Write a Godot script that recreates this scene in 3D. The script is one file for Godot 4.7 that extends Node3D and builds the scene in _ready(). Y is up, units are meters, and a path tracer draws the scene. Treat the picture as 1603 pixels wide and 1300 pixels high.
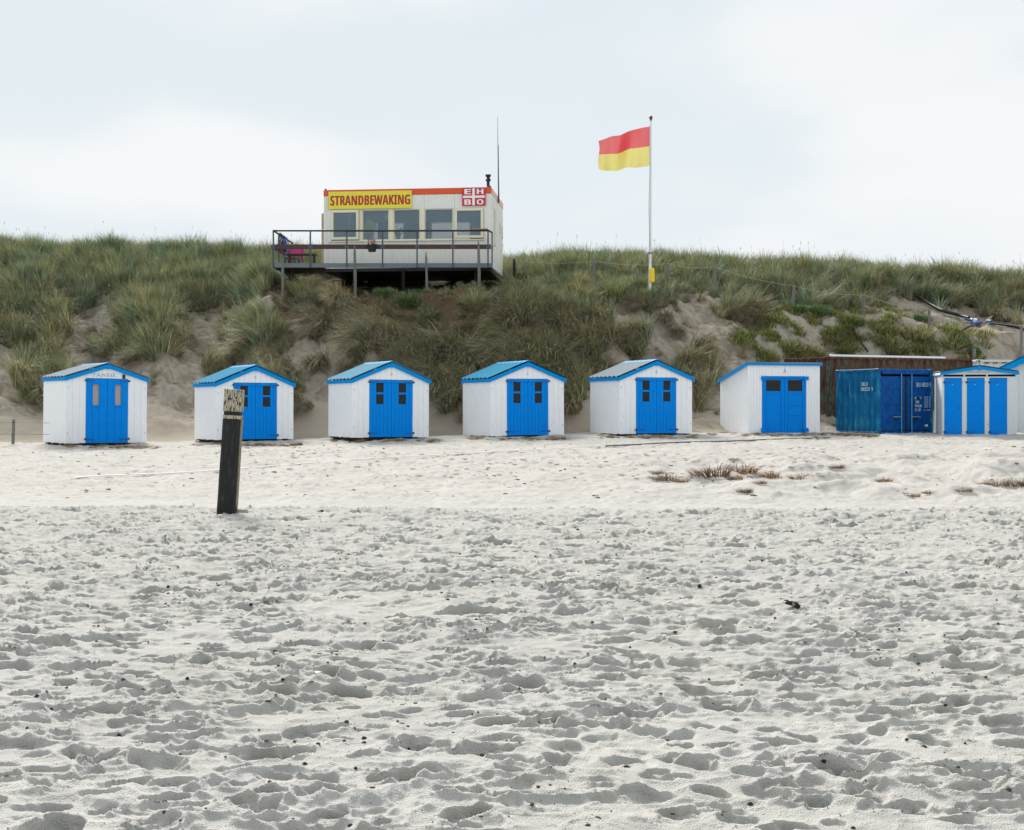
extends Node3D
# A beach below a dune: a row of white and blue huts, containers, a lifeguard cabin and a flag.
# y is up, the camera looks along -z; "d" is the distance along -z, "px/py" are photograph pixels.

const F := 2000.0
const CX := 801.5
const HY := 632.0
const EYE := 1.6

var rng := RandomNumberGenerator.new()
var nz := FastNoiseLite.new()
var nz2 := FastNoiseLite.new()
var M := {}
var names := {}

# ---------------------------------------------------------------- mesh builder
class MB:
	var v := PackedVector3Array()
	var n := PackedVector3Array()
	var c := PackedColorArray()
	var i := PackedInt32Array()
	var col := Color(1, 1, 1)
	var use_col := false
	func tri(a: Vector3, b: Vector3, d: Vector3) -> void:   # counter-clockwise seen from outside
		var nn := (b - a).cross(d - a).normalized()
		var k := v.size()
		v.append(a); v.append(b); v.append(d)
		n.append(nn); n.append(nn); n.append(nn)
		if use_col:
			c.append(col); c.append(col); c.append(col)
		i.append(k); i.append(k + 2); i.append(k + 1)
	func quad(a: Vector3, b: Vector3, d: Vector3, e: Vector3) -> void:
		var nn := (d - a).cross(e - b).normalized()
		var k := v.size()
		v.append(a); v.append(b); v.append(d); v.append(e)
		for q in 4:
			n.append(nn)
			if use_col:
				c.append(col)
		i.append(k); i.append(k + 2); i.append(k + 1)
		i.append(k); i.append(k + 3); i.append(k + 2)
	func vert(p: Vector3, nn: Vector3) -> int:
		v.append(p); n.append(nn)
		if use_col:
			c.append(col)
		return v.size() - 1
	func face(a: int, b: int, d: int) -> void:              # counter-clockwise
		i.append(a); i.append(d); i.append(b)
	# a box with chamfered edges
	func box(ctr: Vector3, s: Vector3, bev := 0.0, xf := Transform3D()) -> void:
		var h := s * 0.5
		var b := minf(bev, minf(h.x, minf(h.y, h.z)) * 0.8)
		var P := func(sx: float, sy: float, sz: float, k: int) -> Vector3:
			var q := Vector3(sx * (h.x - (0.0 if k == 0 else b)), sy * (h.y - (0.0 if k == 1 else b)), sz * (h.z - (0.0 if k == 2 else b)))
			return xf * (ctr + q)
		for s1 in [-1.0, 1.0]:
			var q0: Array = [P.call(s1, -1, -1, 0), P.call(s1, 1, -1, 0), P.call(s1, 1, 1, 0), P.call(s1, -1, 1, 0)]
			var q1: Array = [P.call(-1, s1, -1, 1), P.call(-1, s1, 1, 1), P.call(1, s1, 1, 1), P.call(1, s1, -1, 1)]
			var q2: Array = [P.call(-1, -1, s1, 2), P.call(1, -1, s1, 2), P.call(1, 1, s1, 2), P.call(-1, 1, s1, 2)]
			for q in [q0, q1, q2]:
				if s1 > 0:
					quad(q[0], q[1], q[2], q[3])
				else:
					quad(q[3], q[2], q[1], q[0])
		if b <= 0.0:
			return
		for a in [-1.0, 1.0]:
			for e in [-1.0, 1.0]:
				var r: Array = [P.call(a, e, -1, 0), P.call(a, e, 1, 0), P.call(a, e, 1, 1), P.call(a, e, -1, 1)]
				var t: Array = [P.call(a, -1, e, 0), P.call(a, 1, e, 0), P.call(a, 1, e, 2), P.call(a, -1, e, 2)]
				var u: Array = [P.call(-1, a, e, 1), P.call(1, a, e, 1), P.call(1, a, e, 2), P.call(-1, a, e, 2)]
				if a * e > 0:
					quad(r[3], r[2], r[1], r[0]); quad(t[0], t[1], t[2], t[3]); quad(u[3], u[2], u[1], u[0])
				else:
					quad(r[0], r[1], r[2], r[3]); quad(t[3], t[2], t[1], t[0]); quad(u[0], u[1], u[2], u[3])
				for g in [-1.0, 1.0]:
					if a * e * g > 0:
						tri(P.call(a, e, g, 0), P.call(a, e, g, 1), P.call(a, e, g, 2))
					else:
						tri(P.call(a, e, g, 2), P.call(a, e, g, 1), P.call(a, e, g, 0))
	# a polygon (counter-clockwise in x,y) from z1 (front) back to z0
	func prism(poly: PackedVector2Array, z0: float, z1: float, xf := Transform3D()) -> void:
		var t := Geometry2D.triangulate_polygon(poly)
		for k in range(0, t.size(), 3):
			var a := poly[t[k]]; var b := poly[t[k + 1]]; var d := poly[t[k + 2]]
			if (b - a).cross(d - a) < 0:
				var sw := b; b = d; d = sw
			tri(xf * Vector3(a.x, a.y, z1), xf * Vector3(b.x, b.y, z1), xf * Vector3(d.x, d.y, z1))
			tri(xf * Vector3(d.x, d.y, z0), xf * Vector3(b.x, b.y, z0), xf * Vector3(a.x, a.y, z0))
		for k in poly.size():
			var a := poly[k]; var b := poly[(k + 1) % poly.size()]
			quad(xf * Vector3(a.x, a.y, z0), xf * Vector3(b.x, b.y, z0), xf * Vector3(b.x, b.y, z1), xf * Vector3(a.x, a.y, z1))
	func tube(pts: Array, rads: Array, sides := 8) -> void:
		var rings: Array = []
		var up := Vector3.UP
		for k in pts.size():
			var t: Vector3 = (pts[mini(k + 1, pts.size() - 1)] - pts[maxi(k - 1, 0)]).normalized()
			if absf(t.dot(up)) > 0.95:
				up = Vector3.RIGHT if absf(t.x) < 0.8 else Vector3.BACK
			var x := up.cross(t).normalized()
			var y := t.cross(x).normalized()
			up = y
			var ring: Array = []
			for s in sides:
				var a := TAU * s / sides
				var o := x * cos(a) + y * sin(a)
				ring.append(vert(pts[k] + o * rads[mini(k, rads.size() - 1)], o))
			rings.append(ring)
		for k in range(pts.size() - 1):
			for s in sides:
				var s2 := (s + 1) % sides
				face(rings[k][s], rings[k][s2], rings[k + 1][s2])
				face(rings[k][s], rings[k + 1][s2], rings[k + 1][s])
		for e in [0, pts.size() - 1]:
			var t: Vector3 = (pts[1] - pts[0]).normalized() * -1.0 if e == 0 else (pts[e] - pts[e - 1]).normalized()
			var ctr := vert(pts[e], t)
			var rim: Array = []
			for s in sides:
				rim.append(vert(v[rings[e][s]], t))
			for s in sides:
				if e == 0:
					face(ctr, rim[(s + 1) % sides], rim[s])
				else:
					face(ctr, rim[s], rim[(s + 1) % sides])
	# turned about y: points (radius, height) from bottom to top
	func lathe(prof: Array, sides := 16, at := Vector3.ZERO) -> void:
		for k in range(prof.size() - 1):
			var p: Vector2 = prof[k]; var q: Vector2 = prof[k + 1]
			var sl := Vector2(q.y - p.y, p.x - q.x).normalized()
			for s in sides:
				var a := TAU * s / sides; var b := TAU * (s + 1) / sides
				var A := vert(at + Vector3(cos(a) * p.x, p.y, sin(a) * p.x), Vector3(cos(a) * sl.x, sl.y, sin(a) * sl.x))
				var B := vert(at + Vector3(cos(b) * p.x, p.y, sin(b) * p.x), Vector3(cos(b) * sl.x, sl.y, sin(b) * sl.x))
				var C := vert(at + Vector3(cos(b) * q.x, q.y, sin(b) * q.x), Vector3(cos(b) * sl.x, sl.y, sin(b) * sl.x))
				var D := vert(at + Vector3(cos(a) * q.x, q.y, sin(a) * q.x), Vector3(cos(a) * sl.x, sl.y, sin(a) * sl.x))
				face(A, C, B); face(A, D, C)
	func mesh() -> ArrayMesh:
		var a: Array = []
		a.resize(Mesh.ARRAY_MAX)
		a[Mesh.ARRAY_VERTEX] = v
		a[Mesh.ARRAY_NORMAL] = n
		if use_col:
			a[Mesh.ARRAY_COLOR] = c
		a[Mesh.ARRAY_INDEX] = i
		var m := ArrayMesh.new()
		m.add_surface_from_arrays(Mesh.PRIMITIVE_TRIANGLES, a)
		return m

# ---------------------------------------------------------------- scene helpers
func numbered(called: String) -> String:
	if not names.has(called):
		names[called] = 0
		return called
	names[called] += 1
	return "%s_%03d" % [called, names[called]]

func tag(o: Node, label: String, category: String, group := "", kind := "") -> void:
	if label: o.set_meta("label", label)
	if category: o.set_meta("category", category)
	if group: o.set_meta("group", group)
	if kind: o.set_meta("kind", kind)

func thing(called: String, label: String, category: String, xf := Transform3D(), group := "") -> Node3D:
	var o := Node3D.new()
	o.name = numbered(called)
	add_child(o)
	o.transform = xf
	tag(o, label, category, group)
	return o

func part(parent: Node3D, called: String, mesh: Mesh, mat: Material, xf := Transform3D()) -> MeshInstance3D:
	var o := MeshInstance3D.new()
	o.name = called if parent != self else numbered(called)
	o.mesh = mesh
	o.material_override = mat
	o.transform = xf
	parent.add_child(o, true)
	return o

func boxp(parent: Node3D, called: String, ctr: Vector3, s: Vector3, mat: Material, bev := 0.006) -> MeshInstance3D:
	var b := MB.new()
	b.box(Vector3.ZERO, s, bev)
	return part(parent, called, b.mesh(), mat, Transform3D(Basis(), ctr))

func P(px: float, py: float, d: float) -> Vector3:
	return Vector3((px - CX) / F * d, EYE + (HY - py) / F * d, -d)

func rgb(r: float, g: float, b: float) -> Color:
	return Color(r / 255.0, g / 255.0, b / 255.0)

func mat(called: String, c: Color, rough := 0.8, metal := 0.0) -> StandardMaterial3D:
	var m := StandardMaterial3D.new()
	m.resource_name = called
	m.albedo_color = c
	m.roughness = rough
	m.metallic = metal
	M[called] = m
	return m

func noise_tex(size: int, freq: float, oct: int, ramp: Array, sd: int, kind := FastNoiseLite.TYPE_SIMPLEX_SMOOTH) -> NoiseTexture2D:
	var t := NoiseTexture2D.new()
	var f := FastNoiseLite.new()
	f.seed = sd
	f.noise_type = kind
	f.frequency = freq
	f.fractal_octaves = oct
	t.noise = f
	t.width = size
	t.height = size
	t.seamless = true
	if ramp.size() > 0:
		var g := Gradient.new()
		var offs := PackedFloat32Array(); var cols := PackedColorArray()
		for r in ramp:
			offs.append(r[0]); cols.append(r[1])
		g.offsets = offs
		g.colors = cols
		t.color_ramp = g
	return t

func textured(m: StandardMaterial3D, tex: Texture2D, scale: Vector3, world := false, bump: Texture2D = null, bump_cm := 0.0) -> StandardMaterial3D:
	m.albedo_texture = tex
	m.uv1_triplanar = true
	m.uv1_world_triplanar = world
	m.uv1_scale = scale
	if bump:
		m.heightmap_enabled = true
		m.heightmap_texture = bump
		m.heightmap_scale = bump_cm
	return m

func grey(v: float) -> Color:
	return Color(v, v, v)

func text(parent: Node3D, called: String, s: String, w: float, h: float, at: Vector3, m: Material, font := "Droid Sans", weight := 700, bold := false) -> MeshInstance3D:
	var f := SystemFont.new()
	f.font_names = PackedStringArray([font])
	f.font_weight = weight
	var fv := FontVariation.new()
	fv.base_font = f
	var t := TextMesh.new()
	t.text = s
	t.font = fv
	t.font_size = 64
	t.pixel_size = 0.01
	t.depth = 0.004
	t.curve_step = 2.0
	var bb := t.get_aabb()
	var o := MeshInstance3D.new()
	o.name = called
	o.mesh = t
	o.material_override = m
	var sx := w / maxf(bb.size.x, 0.001); var sy := h / maxf(bb.size.y, 0.001)
	var ctr := bb.position + bb.size * 0.5
	o.transform = Transform3D(Basis().scaled(Vector3(sx, sy, 1.0)), at - Vector3(ctr.x * sx, ctr.y * sy, 0))
	parent.add_child(o, true)
	if bold:
		var o2: MeshInstance3D = o.duplicate()
		o2.name = called
		o2.position += Vector3(w * 0.004 + 0.006, 0, 0.0015)
		parent.add_child(o2, true)
	return o

# ---------------------------------------------------------------- terrain
const TD := [40.6, 44.0, 47.0, 50.0, 54.0, 58.0, 66.0, 90.0]
const TP := [-500.0, 0.0, 130.0, 250.0, 350.0, 425.0, 490.0, 620.0, 780.0, 900.0, 1010.0, 1100.0, 1200.0, 1350.0, 1500.0, 1603.0, 2100.0]
var TY := [
	[0.33, 1.7, 3.2, 4.7, 6.6, 8.2, 8.3, 5.0],
	[0.36, 1.8, 3.5, 5.0, 6.9, 8.35, 8.2, 5.0],
	[0.40, 1.4, 2.8, 4.3, 6.6, 8.25, 8.2, 5.0],
	[0.43, 1.7, 3.4, 4.9, 6.8, 8.2, 8.2, 5.0],
	[0.45, 1.4, 2.9, 4.6, 6.7, 8.1, 8.1, 5.0],
	[0.48, 2.3, 4.8, 6.3, 6.9, 8.0, 8.0, 5.0],
	[0.50, 2.6, 5.5, 6.1, 6.9, 7.9, 8.0, 5.0],
	[0.55, 2.6, 5.45, 5.3, 6.9, 7.4, 7.9, 5.0],
	[0.60, 2.6, 5.55, 5.4, 6.9, 7.4, 7.9, 5.0],
	[0.62, 2.3, 4.6, 6.0, 6.9, 7.8, 7.9, 5.0],
	[0.63, 1.7, 3.7, 5.7, 6.8, 7.75, 7.9, 5.0],
	[0.64, 1.6, 3.5, 5.4, 6.5, 7.6, 7.7, 5.0],
	[0.65, 1.4, 3.2, 5.0, 6.2, 7.5, 7.6, 5.0],
	[0.66, 0.75, 1.7, 4.7, 5.8, 7.3, 7.5, 5.0],
	[0.66, 0.75, 1.6, 4.4, 5.3, 7.0, 7.3, 5.0],
	[0.66, 0.75, 1.5, 4.2, 5.1, 6.8, 7.2, 5.0],
	[0.66, 0.8, 1.6, 4.2, 5.0, 6.6, 7.0, 5.0],
]
var ridges: Array = []    # [x0, d0, x1, d1, height, half width]

func table_row(row: Array, d: float) -> float:
	var k := 0
	while k < TD.size() - 2 and d > TD[k + 1]:
		k += 1
	var t := clampf((d - TD[k]) / (TD[k + 1] - TD[k]), 0.0, 1.0)
	var a: float = row[maxi(k - 1, 0)]; var b: float = row[k]; var c: float = row[k + 1]; var e: float = row[mini(k + 2, row.size() - 1)]
	return lerpf(cubic_interpolate(b, c, a, e, t), lerpf(b, c, t), 0.4)

func beach_base(x: float, d: float) -> float:
	# flat foreshore, a low berm edge with a hollow behind it, then a slow rise to the huts
	var top := 0.36 + 0.30 * smoothstep(-14.0, 4.0, x)
	var edge := 19.2 + 0.9 * nz2.get_noise_2d(x * 0.7, 91.0)
	var right := smoothstep(-7.0, 1.0, x)
	var y := 0.035 * right * smoothstep(edge - 2.5, edge - 0.2, d) * (1.0 - smoothstep(edge - 0.1, edge + 0.9, d))
	var dip := lerpf(0.07, 0.17, right)
	y -= dip * smoothstep(edge, edge + 1.5, d) * (1.0 - smoothstep(edge + 2.2, 30.0, d))
	var rise := smoothstep(edge + 2.0, 40.6, d)
	y += top * lerpf(clampf((d - edge - 2.0) / (40.6 - edge - 2.0), 0, 1), rise, 0.35)
	return y

func H0(x: float, d: float) -> float:
	if d <= 40.6:
		return beach_base(x, d)
	var px := CX + x / d * F
	var k := 0
	while k < TP.size() - 2 and px > TP[k + 1]:
		k += 1
	var t := clampf((px - TP[k]) / (TP[k + 1] - TP[k]), 0.0, 1.0)
	t = t * t * (3.0 - 2.0 * t)
	var y := lerpf(table_row(TY[k], d), table_row(TY[k + 1], d), t)
	return lerpf(beach_base(x, 40.6), y, smoothstep(40.6, 42.5, d))

func H(x: float, d: float) -> float:
	var y := H0(x, d)
	if d > 40.6:
		var w := smoothstep(40.8, 44.0, d)
		for r in ridges:
			var ab := Vector2(r[2] - r[0], r[3] - r[1])
			var ap := Vector2(x - r[0], d - r[1])
			var t := clampf(ap.dot(ab) / ab.length_squared(), 0.0, 1.0)
			var q: float = (ap - ab * t).length() / r[5]
			if q < 2.5:
				y += r[4] * exp(-q * q * 1.4) * sin(PI * clampf(t, 0.12, 0.88))
		y += w * (0.32 * nz.get_noise_2d(x * 4.0, d * 4.0) + 0.12 * nz.get_noise_2d(x * 13.0, d * 13.0 + 50.0))
		y += w * (0.05 * nz.get_noise_2d(x * 34.0, d * 34.0) + 0.03 * nz.get_noise_2d(x * 70.0, d * 70.0))
	elif d > 20.0:
		var w2 := smoothstep(20.0, 23.0, d)
		y += w2 * (0.05 * nz.get_noise_2d(x * 6.0 + 40.0, d * 6.0) + 0.034 * nz.get_noise_2d(x * 22.0, d * 22.0) + 0.022 * nz.get_noise_2d(x * 60.0, d * 60.0 + 9.0))
		var hum := maxf(0.0, nz2.get_noise_2d(x * 5.0 + 300.0, d * 5.0)) * smoothstep(0.5, 6.0, x) * smoothstep(22.0, 24.0, d) * (1.0 - smoothstep(29.0, 33.0, d))
		y += 0.30 * hum
	return y

func hit(px: float, py: float, from := 19.5) -> Vector3:
	var d := from
	while d < 75.0:
		if H((px - CX) / F * d, d) >= EYE + (HY - py) / F * d:
			break
		d += 0.06
	var x := (px - CX) / F * d
	return Vector3(x, H(x, d), -d)

func slope_normal(x: float, d: float) -> Vector3:
	var e := 0.3
	return Vector3(H(x - e, d) - H(x + e, d), 2.0 * e, H(x, d + e) - H(x, d - e)).normalized()

func grid_mesh(xs: PackedFloat32Array, W: int, R: int, ds: PackedFloat32Array, ys: PackedFloat32Array, cols: PackedColorArray, lean := 0.0) -> ArrayMesh:
	# lean: how far crests lean towards +z, as sand blown and kicked towards the sea
	# xs: half width of each row; a sheet of W x R points
	var v := PackedVector3Array(); v.resize(W * R)
	var n := PackedVector3Array(); n.resize(W * R)
	var uw := 2.0 / (W - 1)
	for r in R:
		var hw := xs[r]; var d := ds[r]
		for k in W:
			v[r * W + k] = Vector3((-1.0 + uw * k) * hw, ys[r * W + k], -d + lean * (ys[r * W + k] - 0.015))
	for r in R:
		var ra := maxi(r - 1, 0) * W; var rb := mini(r + 1, R - 1) * W
		for k in W:
			var ka := maxi(k - 1, 0); var kb := mini(k + 1, W - 1)
			n[r * W + k] = (v[r * W + kb] - v[r * W + ka]).cross(v[rb + k] - v[ra + k]).normalized()
	var idx := PackedInt32Array(); idx.resize((W - 1) * (R - 1) * 6)
	var q := 0
	for r in range(R - 1):
		for k in range(W - 1):
			var a := r * W + k
			idx[q] = a; idx[q + 1] = a + W; idx[q + 2] = a + 1
			idx[q + 3] = a + 1; idx[q + 4] = a + W; idx[q + 5] = a + W + 1
			q += 6
	var arr: Array = []
	arr.resize(Mesh.ARRAY_MAX)
	arr[Mesh.ARRAY_VERTEX] = v
	arr[Mesh.ARRAY_NORMAL] = n
	arr[Mesh.ARRAY_COLOR] = cols
	arr[Mesh.ARRAY_INDEX] = idx
	var m := ArrayMesh.new()
	m.add_surface_from_arrays(Mesh.PRIMITIVE_TRIANGLES, arr)
	return m

# ---------------------------------------------------------------- sand
const FW := 780
const FR := 820
var fg_y := PackedFloat32Array()
var fg_d := PackedFloat32Array()

func fg_half(d: float) -> float:
	return 0.42 * d + 1.9

func fg_row(d: float) -> int:
	return clampi(fg_d.bsearch(d), 0, FR - 1)

func sand_height(x: float, d: float) -> float:
	if d > 20.4 or d < fg_d[0]:
		return H(x, d)
	var r := fg_row(d)
	var k := clampi(int(round((x / fg_half(fg_d[r]) + 1.0) * 0.5 * (FW - 1))), 0, FW - 1)
	return fg_y[r * FW + k]

func fg_hit(px: float, py: float) -> Vector3:
	var d := 3.2
	while d < 20.3:
		var x := (px - CX) / F * d
		if sand_height(x, d) >= EYE + (HY - py) / F * d:
			return Vector3(x, sand_height(x, d), -d)
		d += 0.012
	return hit(px, py)

func build_foreshore() -> void:
	fg_d.resize(FR)
	fg_y.resize(FW * FR)
	var e := -0.3
	var s0 := pow(2.6, e); var s1 := pow(20.4, e)
	for r in FR:
		fg_d[r] = pow(lerpf(s0, s1, float(r) / (FR - 1)), 1.0 / e)
	var xs := PackedFloat32Array(); xs.resize(FR)
	var cols := PackedColorArray(); cols.resize(FW * FR)
	var uw := 2.0 / (FW - 1)
	for r in FR:
		var d := fg_d[r]
		var hw := fg_half(d)
		xs[r] = hw
		var fade := 1.0 - smoothstep(19.4, 20.3, d)
		for k in FW:
			var x := (-1.0 + uw * k) * hw
			var wx := x + 0.10 * nz2.get_noise_2d(x * 14.0, d * 14.0)
			var wd := d + 0.10 * nz2.get_noise_2d(x * 14.0 + 70.0, d * 14.0)
			var y := 0.022 * nz.get_noise_2d(x * 2.4, d * 3.4) + 0.012 * nz.get_noise_2d(wx * 11.0, wd * 15.0)
			var busy := 0.4 + 0.6 * smoothstep(-0.25, 0.3, nz2.get_noise_2d(x * 5.0 + 20.0, d * 7.0))
			var r1 := maxf(0.0, 1.0 - absf(nz2.get_noise_2d(wx * 10.0, wd * 18.0)) * 2.4)
			var r2 := maxf(0.0, 1.0 - absf(nz.get_noise_2d(wx * 25.0 + 5.0, wd * 42.0)) * 2.6)
			var r3 := maxf(0.0, 1.0 - absf(nz2.get_noise_2d(wx * 62.0, wd * 95.0)) * 2.6)
			y += busy * (0.032 * r1 * r1 + (0.021 + 0.014 * smoothstep(7.0, 14.0, d)) * r2 * r2 + 0.006 * r3 * r3)
			var rough := smoothstep(-0.1, 0.35, nz2.get_noise_2d(x * 6.0 + 20.0, d * 6.0))
			var crumb := nz.get_noise_2d(x * 95.0, d * 95.0)
			y += 0.002 * crumb + rough * (0.004 * maxf(0.0, nz.get_noise_2d(x * 150.0 + 7.0, d * 170.0)) + 0.003 * crumb)
			fg_y[r * FW + k] = y * fade + beach_base(x, d)
			var tone := 0.95 + 0.05 * nz2.get_noise_2d(x * 4.0, d * 4.0 + 30.0) - 0.12 * smoothstep(0.1, 0.45, nz2.get_noise_2d(x * 30.0 + 90.0, d * 36.0 + 55.0))
			cols[r * FW + k] = Color(tone, tone, tone * (1.0 + 0.02 * nz.get_noise_2d(x * 5.0, d * 5.0)))
	# footprints and kicked hollows, softened by the wind
	rng.seed = 77
	for s in 6600:
		var d := lerpf(2.7, 20.0, pow(rng.randf(), 0.75))
		var x := rng.randf_range(-1.0, 1.0) * fg_half(d)
		var big := rng.randf()
		var a := rng.randf_range(0.045, 0.105) * (1.0 + 0.8 * big * big * big * big)
		var b := a * rng.randf_range(0.38, 0.7)
		var dep := a * rng.randf_range(0.10, 0.32)
		var sharp := rng.randf_range(0.55, 1.1)
		var an := rng.randfn(0.0, 0.5)
		var ca := cos(an); var sa := sin(an)
		var R := a * 1.9
		var r0 := fg_row(d - R); var r1 := fg_row(d + R)
		var rimd := rng.randf() * TAU
		for r in range(r0, r1 + 1):
			var dd := fg_d[r] - d
			var hw := fg_half(fg_d[r])
			var k0 := clampi(int(((x - R) / hw + 1.0) * 0.5 * (FW - 1)), 0, FW - 1)
			var k1 := clampi(int(((x + R) / hw + 1.0) * 0.5 * (FW - 1)) + 1, 0, FW - 1)
			for k in range(k0, k1 + 1):
				var dx := (-1.0 + uw * k) * hw - x
				var u := (dx * ca + dd * sa) / a
				var w := (-dx * sa + dd * ca) / b
				var q := sqrt(u * u + w * w)
				if q < 2.2:
					q *= 1.0 + 0.45 * nz.get_noise_2d(dx * 45.0 + s * 3.7, dd * 45.0)
					var g := 0.0
					if q < 1.0:
						g = -dep * (1.0 - smoothstep(minf(sharp, 0.92) * 0.9, 1.0, q)) - dep * 0.35 * (1.0 - q)
					else:
						var rim := 0.5 + 0.5 * cos(atan2(w, u) - rimd)
						g = dep * 0.6 * rim * (1.0 - smoothstep(1.05, 1.9, q)) * smoothstep(0.98, 1.12, q)
					fg_y[r * FW + k] += g
	var o := part(self, "foreshore_sand", grid_mesh(xs, FW, FR, fg_d, fg_y, cols, 0.55), M.sand)
	tag(o, "pale trampled beach sand full of footprints and small ridges", "sand", "", "structure")

func sheet(called: String, label: String, d0: float, d1: float, R: int, W: int, m: Material, margin: float, color: Callable) -> void:
	var ds := PackedFloat32Array(); ds.resize(R)
	var xs := PackedFloat32Array(); xs.resize(R)
	var ys := PackedFloat32Array(); ys.resize(R * W)
	var cols := PackedColorArray(); cols.resize(R * W)
	var uw := 2.0 / (W - 1)
	for r in R:
		var d := lerpf(d0, d1, float(r) / (R - 1))
		ds[r] = d
		xs[r] = 0.42 * d + margin
		for k in W:
			var x := (-1.0 + uw * k) * xs[r]
			var y := H(x, d)
			ys[r * W + k] = y
			cols[r * W + k] = color.call(x, y, d)
	var o := part(self, called, grid_mesh(xs, W, R, ds, ys, cols), m)
	tag(o, label, "sand", "", "structure")

# ---------------------------------------------------------------- where the grass grows (photograph pixels)
var band := [[-600, 560], [0, 545], [38, 545], [50, 492], [62, 478], [95, 470], [130, 482], [170, 470], [205, 462], [250, 482], [300, 492], [345, 476], [400, 470], [425, 478], [440, 535], [520, 540], [560, 560], [600, 568], [650, 585], [690, 625], [722, 640], [732, 590], [770, 580], [830, 590], [870, 620], [905, 650], [925, 600], [960, 590], [1000, 570], [1012, 520], [1030, 480], [1060, 468], [1110, 462], [1180, 470], [1240, 474], [1340, 482], [1400, 470], [1440, 472], [1500, 484], [1603, 492], [2200, 500]]
var holes := [[140, 500, 26, 18], [48, 446, 14, 7], [450, 430, 14, 10], [985, 500, 34, 22], [850, 520, 30, 16], [1300, 455, 26, 10], [900, 570, 22, 26], [960, 560, 26, 20], [760, 545, 24, 10]]
var clumps := [[85, 505, 34, 34], [70, 590, 48, 56], [235, 520, 64, 56], [170, 545, 40, 20], [408, 530, 60, 48], [340, 575, 28, 18], [445, 610, 30, 50], [500, 575, 22, 12], [870, 600, 40, 50], [1088, 590, 36, 50], [1150, 490, 40, 14], [720, 625, 30, 40]]

func pl(a: Array, x: float) -> float:
	var k := 0
	while k < a.size() - 2 and x > a[k + 1][0]:
		k += 1
	return lerpf(a[k][1], a[k + 1][1], clampf((x - a[k][0]) / float(a[k + 1][0] - a[k][0]), 0.0, 1.0))

func grass_at(px: float, py: float, nv: float) -> float:
	var g := clampf((pl(band, px) + nv * 26.0 - py) / 8.0, 0.0, 1.0)
	for h in holes:
		var q := Vector2((px - h[0]) / h[2], (py - h[1]) / h[3]).length()
		g *= smoothstep(0.75, 1.15, q + nv * 0.35)
	for h in clumps:
		var q := Vector2((px - h[0]) / h[2], (py - h[1]) / h[3]).length()
		g = maxf(g, 0.55 * (1.0 - smoothstep(0.7, 1.05, q + nv * 0.3)))
	return g

func herb_at(px: float, py: float, nv: float) -> float:
	# low green cover on the slope above the containers
	var g := smoothstep(1130.0, 1200.0, px) * smoothstep(470.0, 490.0, py) * smoothstep(-0.12, 0.22, nv)
	g *= 1.0 - smoothstep(1500.0, 1560.0, px)
	g *= 1.0 - smoothstep(560.0, 572.0, py)
	if px > 1400.0 and py < 515.0:
		g *= 0.12
	return g

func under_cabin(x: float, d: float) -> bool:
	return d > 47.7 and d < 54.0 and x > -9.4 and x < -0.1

func dune_color(x: float, y: float, d: float) -> Color:
	var px := CX + x / d * F
	var py := HY - (y - EYE) / d * F
	var nv := nz2.get_noise_2d(x * 7.0, d * 7.0) + 0.5 * nz2.get_noise_2d(x * 29.0, d * 29.0)
	var g := grass_at(px, py, nv)
	g = maxf(g, 0.7 * herb_at(px, py, nv))
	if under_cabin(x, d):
		return Color(0.16, 0.125, 0.09)  # shade beneath the cabin painted into the ground colour
	var sand := Color(1.0, 0.955, 0.88)
	var litter := smoothstep(0.12, 0.42, nv) * smoothstep(41.5, 43.5, d)
	if px > 985.0 and px < 1240.0:
		litter = maxf(litter, 0.8 * smoothstep(-0.02, 0.3, nz2.get_noise_2d(x * 16.0 + d * 9.0, d * 4.0)))
	sand = sand.lerp(Color(0.46, 0.38, 0.29), 0.6 * litter)
	sand = sand.lerp(Color(0.50, 0.44, 0.36), 0.5 * smoothstep(0.12, 0.4, nz.get_noise_2d(x * 44.0, d * 44.0)) * smoothstep(42.5, 44.0, d))
	return sand.lerp(Color(0.28, 0.22, 0.15), g)

func upper_color(x: float, _y: float, d: float) -> Color:
	var t := 1.0 + 0.06 * nz2.get_noise_2d(x * 5.0, d * 5.0)
	var s := smoothstep(0.22, 0.5, nz2.get_noise_2d(x * 40.0, d * 26.0)) * smoothstep(-0.1, 0.3, nz2.get_noise_2d(x * 3.0 + 80.0, d * 5.0)) * smoothstep(24.0, 26.0, d)
	return Color(t * 0.94, t * 0.92, t * 0.89).lerp(Color(0.62, 0.50, 0.36), 0.6 * s)

# ---------------------------------------------------------------- grass
func blade(b: MB, root: Vector3, az: float, a0: float, a1: float, length: float, w: float, segs: int, tw: float) -> void:
	var dir := Vector3(cos(az), 0, sin(az))
	var side := Vector3(cos(az + PI / 2 + tw), 0, sin(az + PI / 2 + tw))
	var p := root
	var st := length / segs
	var pl_ := p - side * w * 0.5
	var pr_ := p + side * w * 0.5
	for s in segs:
		var an := lerpf(a0, a1, (s + 0.5) / segs)
		p += (Vector3.UP * cos(an) + dir * sin(an)) * st
		var ww := w * (1.0 - pow((s + 1.0) / segs, 1.6))
		if s == segs - 1:
			b.tri(pl_, pr_, p)
		else:
			var nl := p - side * ww * 0.5; var nr := p + side * ww * 0.5
			b.quad(pl_, pr_, nr, nl)
			pl_ = nl; pr_ = nr

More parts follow.
